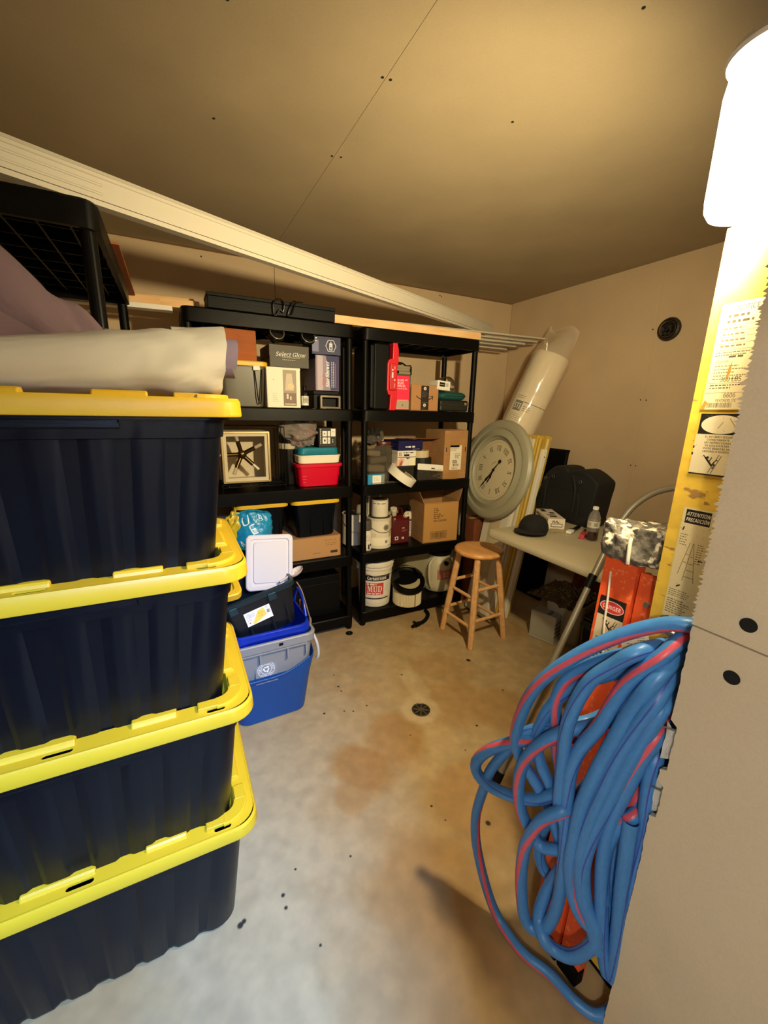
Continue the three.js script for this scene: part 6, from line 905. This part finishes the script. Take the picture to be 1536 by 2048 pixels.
function channel(wz, fx, L, th = 0.005) {                                // C-channel rail: web in the yz plane at x = 0, flanges towards +x
  const s = poly([[0, -wz / 2], [fx, -wz / 2], [fx, -wz / 2 + th], [th, -wz / 2 + th], [th, wz / 2 - th], [fx, wz / 2 - th], [fx, wz / 2], [0, wz / 2]]);
  return turn(move(extrude(s, L, 0.0015, 4), 0, 0, 0), -Math.PI / 2);     // shape y -> -z, depth -> y
}
function ladderPlate(t, w, h, tex, y, z, label) { return printOn(t, label || 'warning_label', w, h, tex, [-0.0024, y, z], [0, -Math.PI / 2, 0]); }
{ // orange step ladder, folded, with a plaster-splattered cap
  const t = thing('step_ladder', 'orange fibreglass step ladder with a plaster-splattered metal cap', 'step ladder', [0.776, 0.0, -0.460]); t.rotation.set(-3.2 * D, 0, -8.6 * D, 'ZXY');
  const orTex = dataTex(512, (x, y) => { const n = fbm(x * 10, y * 10, 10, 201, 4), sp = fbm(x * 60, y * 60, 60, 211, 2); const k = 0.94 + 0.12 * n, s = sp > 0.75 ? 0.35 : 0; return [0.94 * k + s * 0.05, 0.36 * k + s * 0.4, 0.18 * k + s * 0.35]; });
  const or = std({ map: orTex, roughness: 0.42, bumpMap: grainBump, bumpScale: 0.0006 }), al = std({ color: 0x9b948a, metalness: 0.8, roughness: 0.4 });
  const rail = uvm(channel(0.078, 0.028, 1.075), 0.5), rear = uvm(channel(0.05, 0.026, 1.05), 0.5);
  const mirr = (g) => { const q = g.clone(); q.rotateY(Math.PI); return q; };
  part(t, 'front_rail', rail, or, [0, 0.012, -0.052]); part(t, 'front_rail', mirr(rail), or, [0.30, 0.012, -0.052]);
  part(t, 'rear_rail', rear, or, [0.004, 0.012, 0.022]); part(t, 'rear_rail', mirr(rear), or, [0.296, 0.012, 0.022]);
  for (const y of [0.26, 0.52, 0.78]) part(t, 'step', box(0.268, 0.022, 0.072, 0.003), al, [0.15, y, -0.052]);
  for (const y of [0.9]) part(t, 'rear_brace', box(0.28, 0.03, 0.004, 0.001), al, [0.15, y, 0.02]);
  for (const x of [0.012, 0.288]) { part(t, 'foot', boxUp(0.036, 0.05, 0.086, 0.006), M.rubber, [x, 0, -0.052]); part(t, 'foot', boxUp(0.034, 0.045, 0.056, 0.006), M.rubber, [x, 0, 0.022]); }
  part(t, 'rivet', turn(lathe([[0, 0], [0.008, 0], [0.0065, 0.004], [0, 0.005]], 16), 0, 0, Math.PI / 2), al, [0.004, 0.995, 0.022]);
  // cap: lumpy plaster over metal, white runs
  const capTex = dataTex(512, (x, y) => { const a = fbm(x * 8, y * 8, 8, 221, 5), b = fbm(x * 22, y * 22, 22, 231, 3), w = sstep(0.53, 0.61, a * 0.65 + b * 0.35); const d = 0.20 + 0.36 * b; return [d + (0.88 - d) * w, d * 0.94 + (0.84 - d * 0.94) * w, d * 0.84 + (0.74 - d * 0.84) * w]; });
  const cap = new THREE.BoxGeometry(0.315, 0.088, 0.155, 56, 18, 32), p = cap.attributes.position;
  for (let i = 0; i < p.count; i++) { const v = V().fromBufferAttribute(p, i), n = V(Math.sign(v.x) * (Math.abs(v.x) > 0.1574 ? 1 : 0), Math.sign(v.y) * (Math.abs(v.y) > 0.0439 ? 1 : 0), Math.sign(v.z) * (Math.abs(v.z) > 0.0774 ? 1 : 0)), q = n.length() || 1; const f = fbm(v.x * 26 + 20, v.y * 26 + v.z * 26 + 20, 999, 241, 4) - 0.5, f2 = fbm(v.x * 60 + v.y * 40 + 20, v.z * 60 + 20 - v.y * 30, 999, 251, 2) - 0.5; v.addScaledVector(n, (0.022 * f + 0.008 * f2 - (q > 1 ? 0.006 : 0)) / q); p.setXYZ(i, v.x, v.y, v.z); }
  cap.computeVertexNormals();
  part(t, 'cap', uvm(cap, 0.22), std({ map: capTex, roughness: 0.5, bumpMap: grainBump, bumpScale: 0.002 }), [0.138, 1.125, -0.025]);
  const wp = std({ color: 0xdad0bc, roughness: 0.7 });
  part(t, 'plaster_run', tube([[-0.024, 1.14, -0.028], [-0.027, 1.12, -0.026], [-0.026, 1.09, -0.024], [-0.024, 1.078, -0.024]], 0.0045, 20, 8), wp);
  part(t, 'plaster_drip', tube([[-0.0035, 1.045, -0.072], [-0.0035, 0.98, -0.066], [-0.0035, 0.90, -0.060], [-0.0035, 0.83, -0.048]], 0.0028, 30, 6), wp);
  const dng = canvasTex(300, 660, (x, w, h) => { x.fillStyle = '#d9c5a4'; x.fillRect(0, 0, w, h); x.fillStyle = '#161210'; x.fillRect(0, 0, w, 190); x.fillStyle = '#e6d6bc'; x.beginPath(); x.ellipse(150, 92, 138, 62, 0, 0, 7); x.fill(); x.fillStyle = '#d8343a'; x.beginPath(); x.ellipse(150, 92, 130, 54, 0, 0, 7); x.fill(); text(x, 'DANGER', 150, 94, 58, '#f0d6cc', 'bold', 'center', 'sans-serif', 210); x.save(); x.translate(60, 200); stickMan(x, 1.9); x.restore(); lines(x, 30, 420, 240, 4, 26, 9, '#4a3f30'); lines(x, 30, 528, 240, 1, 10, 16, '#2a2119'); lines(x, 20, 560, 260, 3, 30, 13, '#2a2119'); wear(x, w, h, 90, ['rgba(230,215,190,.6)', 'rgba(120,90,60,.35)', 'rgba(216,110,60,.4)']); });
  ladderPlate(t, 0.066, 0.165, dng, 0.885, -0.052, 'danger_label');
  t.children[t.children.length - 1].position.y = 0.90;
}
{ // tall yellow step ladder
  const t = thing('step_ladder', 'tall yellow fibreglass step ladder with torn labels by the glowing lamp', 'step ladder', [0.858, 0.0, -0.398]); t.rotation.set(-0.6 * D, 0, -1.9 * D, 'ZXY');
  const yTex = dataTex(512, (x, y) => { const n = fbm(x * 8, y * 8, 8, 261, 4), sc = fbm(x * 14, y * 44, 44, 271, 4), k = 0.95 + 0.1 * n, s = sstep(0.68, 0.74, sc) * 0.28; return [0.97 * k * (1 - s), 0.80 * k * (1 - s * 1.2), 0.29 * k]; });
  const ye = std({ map: yTex, roughness: 0.45, bumpMap: grainBump, bumpScale: 0.0006 }), al = std({ color: 0xa49d92, metalness: 0.8, roughness: 0.4 });
  const rail = uvm(channel(0.108, 0.030, 1.715, 0.006), 0.5); const m2 = rail.clone().rotateY(Math.PI), rr = uvm(channel(0.05, 0.026, 1.68), 0.5), rr2 = rr.clone().rotateY(Math.PI);
  part(t, 'front_rail', rail, ye, [0, 0.012, 0]); part(t, 'front_rail', m2, ye, [0.42, 0.012, 0]); part(t, 'rear_rail', rr, ye, [0.034, 0.012, -0.03]); part(t, 'rear_rail', rr2, ye, [0.386, 0.012, -0.03]);
  for (let i = 0; i < 5; i++) part(t, 'step', box(0.34, 0.024, 0.08, 0.003), al, [0.21, 0.3 + i * 0.3, 0.016]);
  for (const x of [0.016, 0.404]) part(t, 'end_plug', boxUp(0.03, 0.01, 0.106, 0.003), M.black, [x, 1.724, 0]); part(t, 'foot', boxUp(0.034, 0.014, 0.112, 0.004), M.rubber, [0.014, 0, 0]); part(t, 'foot', boxUp(0.034, 0.014, 0.112, 0.004), M.rubber, [0.406, 0, 0]);
  const pw = ['rgba(240,222,170,.7)', 'rgba(150,105,45,.5)', 'rgba(90,70,40,.4)'], paper = '#efdfb4';
  const n1 = canvasTex(420, 860, (x, w, h) => { x.fillStyle = '#e9c53c'; x.fillRect(0, 0, w, h); x.fillStyle = paper; rr0(x, 12, 6, w - 20, h - 12, 26); text(x, 'NOTICE', 250, 56, 58, '#3b3323'); lines(x, 90, 100, 270, 2, 44, 20, '#5b5138'); x.strokeStyle = '#7d7252'; x.lineWidth = 3; x.strokeRect(40, 186, 330, 190); for (const y of [230, 275, 325]) { x.beginPath(); x.moveTo(40, y); x.lineTo(370, y); x.stroke(); } lines(x, 70, 200, 250, 4, 46, 14, '#7a6f52'); lines(x, 40, 392, 320, 2, 20, 8, '#6d6245'); lines(x, 170, 424, 160, 1, 10, 16, '#5b5138'); text(x, 'IA grade', 120, 466, 30, '#4b4229'); lines(x, 60, 500, 300, 5, 26, 8, '#7d7252'); x.beginPath(); x.moveTo(20, 642); x.lineTo(400, 642); x.moveTo(20, 720); x.lineTo(400, 720); x.stroke(); text(x, '300 LBS', 230, 612, 54, '#3b3323'); lines(x, 50, 654, 320, 2, 22, 10, '#6d6245'); text(x, '6606', 250, 742, 50, '#3b3323'); text(x, 'FEATHERLITE', 225, 784, 32, '#4b4229', '', 'center', 'sans-serif', 250); bars(x, 60, 802, 230, 40, '#6d6245'); wear(x, w, h, 60, pw); x.fillStyle = '#b58a3c'; x.beginPath(); x.moveTo(190, 520); x.lineTo(214, 470); x.lineTo(216, 560); x.lineTo(180, 640); x.fill(); x.fillStyle = '#c9973f'; x.beginPath(); x.moveTo(0, 860); x.lineTo(30, 780); x.lineTo(60, 800); x.lineTo(40, 860); x.fill(); });
  ladderPlate(t, 0.072, 0.186, n1, 1.508, -0.004, 'notice_label');
  const n2 = canvasTex(420, 560, (x, w, h) => { x.fillStyle = '#e9c53c'; x.fillRect(0, 0, w, h); x.fillStyle = '#14110e'; x.fillRect(20, 10, 400, 190); x.fillStyle = '#f1e2bd'; x.beginPath(); x.ellipse(225, 105, 185, 82, 0, 0, 7); x.fill(); x.fillStyle = paper; x.fillRect(10, 192, 410, 356); ['EL NO LEER Y SEGUIR', 'CORRECTAMENTE', 'LAS INSTRUCCIONES', 'EN ESTA ESCALERA', 'PUEDE RESULTAR EN', 'LESIONES O MUERTE'].forEach((s, i) => text(x, s, 225, 214 + i * 26, 25, '#4a4028', 'bold', 'center', 'sans-serif', 330)); x.save(); x.translate(110, 362); stickMan(x, 1.85); x.restore(); x.fillStyle = '#17140f'; x.fillRect(10, 548, 410, 12); x.fillRect(4, 300, 14, 22); x.fillRect(2, 360, 14, 24); x.strokeStyle = '#a8925a'; x.lineWidth = 7; x.beginPath(); x.moveTo(290, 50); x.lineTo(360, 130); x.moveTo(200, 140); x.lineTo(240, 80); x.stroke(); wear(x, w, h, 45, pw); });
  ladderPlate(t, 0.074, 0.116, n2, 1.352, -0.002, 'warning_label');
  const n3 = canvasTex(300, 1020, (x, w, h) => { x.fillStyle = '#e9cf6a'; x.fillRect(0, 0, w, h); x.fillStyle = '#ecd9a4'; x.fillRect(10, 6, w - 20, h - 30); x.fillStyle = '#15120e'; x.fillRect(36, 20, 228, 118); text(x, 'ATTENTION', 150, 56, 44, '#efe2c2', 'bold italic', 'center', 'sans-serif', 214); text(x, 'PRECAUCIÓN', 150, 104, 44, '#efe2c2', 'bold italic', 'center', 'sans-serif', 214); x.fillStyle = '#1d1912'; x.save(); x.translate(40, 170); x.rotate(0.3); x.fillRect(0, 0, 12, 34); x.restore(); lines(x, 24, 235, 90, 5, 22, 7, '#7d7152'); lines(x, 200, 300, 80, 9, 20, 7, '#7d7152'); x.strokeStyle = '#4a412c'; x.lineWidth = 4; x.beginPath(); x.moveTo(130, 300); x.lineTo(70, 590); x.moveTo(160, 300); x.lineTo(125, 640); x.moveTo(165, 300); x.lineTo(230, 640); x.moveTo(160, 420); x.lineTo(180, 420); x.moveTo(150, 480); x.lineTo(200, 480); x.moveTo(142, 540); x.lineTo(212, 540); x.moveTo(132, 600); x.lineTo(222, 600); x.moveTo(112, 400); x.lineTo(140, 405); x.moveTo(96, 470); x.lineTo(132, 480); x.stroke(); x.fillStyle = '#1d1912'; x.fillRect(230, 430, 40, 10); x.save(); x.translate(80, 700); x.rotate(-0.6); x.fillRect(0, 0, 40, 12); x.restore(); lines(x, 24, 735, 250, 4, 18, 7, '#7d7152'); lines(x, 24, 825, 250, 7, 20, 8, '#6d6245'); wear(x, w, h, 60, pw); });
  ladderPlate(t, 0.058, 0.238, n3, 1.110, -0.004, 'caution_label');
}
function rr0(x, a, b, w, h, r) { x.beginPath(); x.moveTo(a + r, b); x.lineTo(a + w, b); x.lineTo(a + w, b + h); x.lineTo(a, b + h); x.lineTo(a, b + r); x.quadraticCurveTo(a, b, a + r, b); x.fill(); }

// ================================================================ hose coiled on the partition's end
{
  const t = thing('hose', 'thick blue hose with red stripe, coiled over the partition\'s end', 'hose');
  const hoseTex = dataTex(128, (x, y) => { const n = 0.94 + 0.1 * fbm(x * 20, y * 20, 20, 301, 3), s = sstep(0.20, 0.215, y) * (1 - sstep(0.325, 0.34, y)), s2 = sstep(0.70, 0.705, y) * (1 - sstep(0.725, 0.73, y)); const b = [0.27, 0.53, 0.82], r = [0.86, 0.36, 0.44], v = [0.24, 0.28, 0.68]; return b.map((c, i) => (c + (r[i] - c) * s + (v[i] - c) * s2) * n); });
  const hm = std({ map: hoseTex, roughness: 0.38, bumpMap: grainBump, bumpScale: 0.0003 });
  // points of the strands on upright planes square to the room's diagonal, at distance d from the camera's foot
  const at = (u, v, d) => { const r = pixelRay(u, v); let k = d / (r.x * 0.894 - r.z * 0.447); if (EYE + k * r.y < 0.0175) k = (0.0175 - EYE) / r.y; return r.multiplyScalar(k).add(eye); };
  function strand(P, d0, d1, r = 0.0146, twist = 0.6, off = 0) {
    const pts = P.map(([u, v, d], i) => at(u, v, d ?? (d0 + (d1 - d0) * i / (P.length - 1)))); 
    const c = curve(pts, false, 0.5), n = Math.max(40, Math.round(c.getLength() / 0.012)), g = new THREE.TubeGeometry(c, n, r, 14, false), uv = g.attributes.uv;
    for (let i = 0; i < uv.count; i++) uv.setXY(i, uv.getX(i) * c.getLength() / 0.2, uv.getY(i) + off + twist * uv.getX(i));
    part(t, 'coil', g, hm);
  }
  // strands over the top, from behind the partition's end
  strand([[1470, 1290, 0.97], [1420, 1258, 0.93], [1385, 1251], [1327, 1249], [1245, 1269], [1164, 1305], [1096, 1350], [1057, 1396], [1034, 1454], [1032, 1490], [1045, 1523], [1073, 1568], [1097, 1614], [1120, 1680]], 0.90, 0.90, 0.0146, 0.5, 0.05);
  strand([[1450, 1310, 0.97], [1400, 1285, 0.93], [1369, 1282], [1311, 1301], [1239, 1311], [1174, 1334], [1132, 1360], [1112, 1402], [1112, 1448], [1115, 1503], [1125, 1560], [1135, 1640]], 0.92, 0.91, 0.0146, 0.4, 0.0);
  strand([[1440, 1330, 0.97], [1340, 1318, 0.95], [1272, 1337], [1213, 1350], [1148, 1373], [1102, 1412], [1076, 1461], [1073, 1490], [1083, 1532], [1102, 1572], [1130, 1640]], 0.93, 0.90, 0.0146, 0.5, 0.2);
  strand([[1430, 1300, 0.96], [1340, 1290, 0.93], [1275, 1305], [1226, 1331], [1180, 1363], [1148, 1415], [1132, 1464], [1127, 1513], [1122, 1562], [1119, 1611], [1132, 1660], [1140, 1740]], 0.875, 0.865, 0.0152, 0.35, 0.45);
  // the loose loop to the left
  strand([[1300, 1370, 0.98], [1230, 1430, 0.97], [1170, 1466, 0.95], [1120, 1476], [1070, 1480], [1027, 1484], [979, 1500], [953, 1523], [956, 1549], [985, 1575], [1034, 1594], [1076, 1598], [1110, 1588], [1150, 1575, 0.91]], 0.915, 0.885, 0.0150, 0.9, 0.35);
  strand([[1310, 1350, 0.99], [1240, 1410, 0.98], [1180, 1440, 0.96], [1132, 1448], [1089, 1454], [1047, 1467], [1014, 1500], [982, 1539], [969, 1572], [956, 1611], [951, 1641], [953, 1690], [969, 1762], [992, 1827], [1027, 1882], [1057, 1915], [1102, 1950], [1150, 2002], [1192, 2030], [1228, 2016], [1244, 1983], [1254, 1900]], 0.93, 0.86, 0.0132, 1.0, 0.0);
  strand([[1300, 1390, 0.96], [1240, 1430, 0.94], [1180, 1452, 0.91], [1135, 1461], [1102, 1474], [1066, 1500], [1044, 1532], [1037, 1572], [1040, 1611], [1050, 1640], [1080, 1690], [1125, 1700]], 0.885, 0.88, 0.0146, 0.5, 0.1);
  // main bundle
  strand([[1425, 1285, 0.95], [1376, 1272, 0.915], [1327, 1311], [1262, 1360], [1229, 1402], [1197, 1454], [1161, 1497], [1141, 1545], [1132, 1625], [1128, 1723], [1115, 1807], [1096, 1850], [1076, 1861], [1050, 1837], [1042, 1768], [1047, 1706], [1057, 1677], [1083, 1641], [1122, 1622], [1150, 1610, 0.89]], 0.875, 0.85, 0.0148, 1.2, 0.1);
  strand([[1420, 1310, 0.95], [1366, 1305, 0.91], [1311, 1360], [1262, 1422], [1229, 1480], [1193, 1545], [1164, 1611], [1150, 1670], [1140, 1730], [1146, 1790], [1165, 1835], [1190, 1858]], 0.86, 0.85, 0.0158, 0.3, 0.75);
  strand([[1410, 1345, 0.95], [1356, 1337, 0.91], [1311, 1402], [1265, 1467], [1229, 1529], [1203, 1588], [1182, 1640], [1163, 1706], [1163, 1788], [1180, 1840], [1196, 1900]], 0.855, 0.848, 0.0158, 0.25, 0.60);
  strand([[1405, 1375, 0.95], [1353, 1370, 0.92], [1320, 1422], [1288, 1474], [1255, 1529], [1226, 1584], [1205, 1625], [1182, 1675], [1167, 1735], [1172, 1807], [1192, 1853], [1187, 1886], [1148, 1912], [1109, 1899], [1086, 1873], [1078, 1830, 0.87], [1100, 1770, 0.90], [1150, 1700, 0.92]], 0.86, 0.84, 0.0155, 0.9, 0.2);
  strand([[1400, 1420, 0.95], [1340, 1425, 0.93], [1311, 1474], [1278, 1526], [1252, 1578], [1229, 1625], [1212, 1680], [1204, 1742], [1203, 1820], [1205, 1886], [1213, 1940], [1224, 1952], [1232, 1900], [1238, 1840], [1243, 1780], [1252, 1710], [1262, 1640]], 0.865, 0.85, 0.0152, 0.8, 0.1);
  strand([[1395, 1450, 0.96], [1334, 1464, 0.93], [1310, 1520], [1297, 1580], [1289, 1658], [1273, 1742], [1256, 1827], [1250, 1902], [1245, 1967], [1238, 2006], [1226, 2046]], 0.875, 0.85, 0.0155, 0.35, 0.55);
  strand([[1390, 1480, 0.96], [1322, 1490, 0.94], [1290, 1560], [1262, 1620], [1236, 1680], [1222, 1750], [1216, 1830], [1212, 1900]], 0.90, 0.875, 0.0148, 0.6, 0.0);
  strand([[1392, 1470, 0.97], [1335, 1530, 0.95], [1300, 1595, 0.92], [1268, 1632], [1238, 1650], [1214, 1690], [1206, 1740], [1206, 1800]], 0.87, 0.86, 0.0148, 0.5, 0.25);
  strand([[1240, 1520, 0.95], [1190, 1560], [1130, 1610], [1085, 1660], [1080, 1720], [1110, 1760], [1150, 1740], [1180, 1690]], 0.93, 0.92, 0.0146, 0.6, 0.4);
  const h = thing('wall_hook', 'steel bracket on the partition\'s end carrying the blue hose', 'hook', [0.84, 1.02, ZP - 0.001]);
  part(h, 'plate', box(0.05, 0.12, 0.004, 0.002), M.metal, [0, -0.02, -0.003]); part(h, 'arm', tube([[0, -0.02, -0.004], [0.0, -0.035, -0.04], [0.0, -0.03, -0.065], [0, -0.005, -0.075]], 0.008, 30, 10), M.metal);
  const g = solo('paper_tag', 'small cream paper tag tucked behind the upper hose loops', 'tag', surf((u, v) => V((u - 0.5) * 0.05, (v - 0.5) * 0.036, 0.003 * Math.sin(u * 3)), 8, 4), std({ map: canvasTex(200, 140, (x, w, hh) => { x.fillStyle = '#ece0bd'; x.fillRect(0, 0, w, hh); lines(x, 120, 30, 60, 2, 16, 6, '#777'); lines(x, 40, 80, 60, 2, 24, 6, '#777'); }), side: THREE.DoubleSide, roughness: 0.7 }), at(1270, 1284, 0.905).toArray());
  g.rotation.set(0.1, -1.0, 0.35);
}
scene.traverse((o) => { if (o.isMesh) { o.castShadow = true; o.receiveShadow = true; } });
renderer.render(scene, camera);
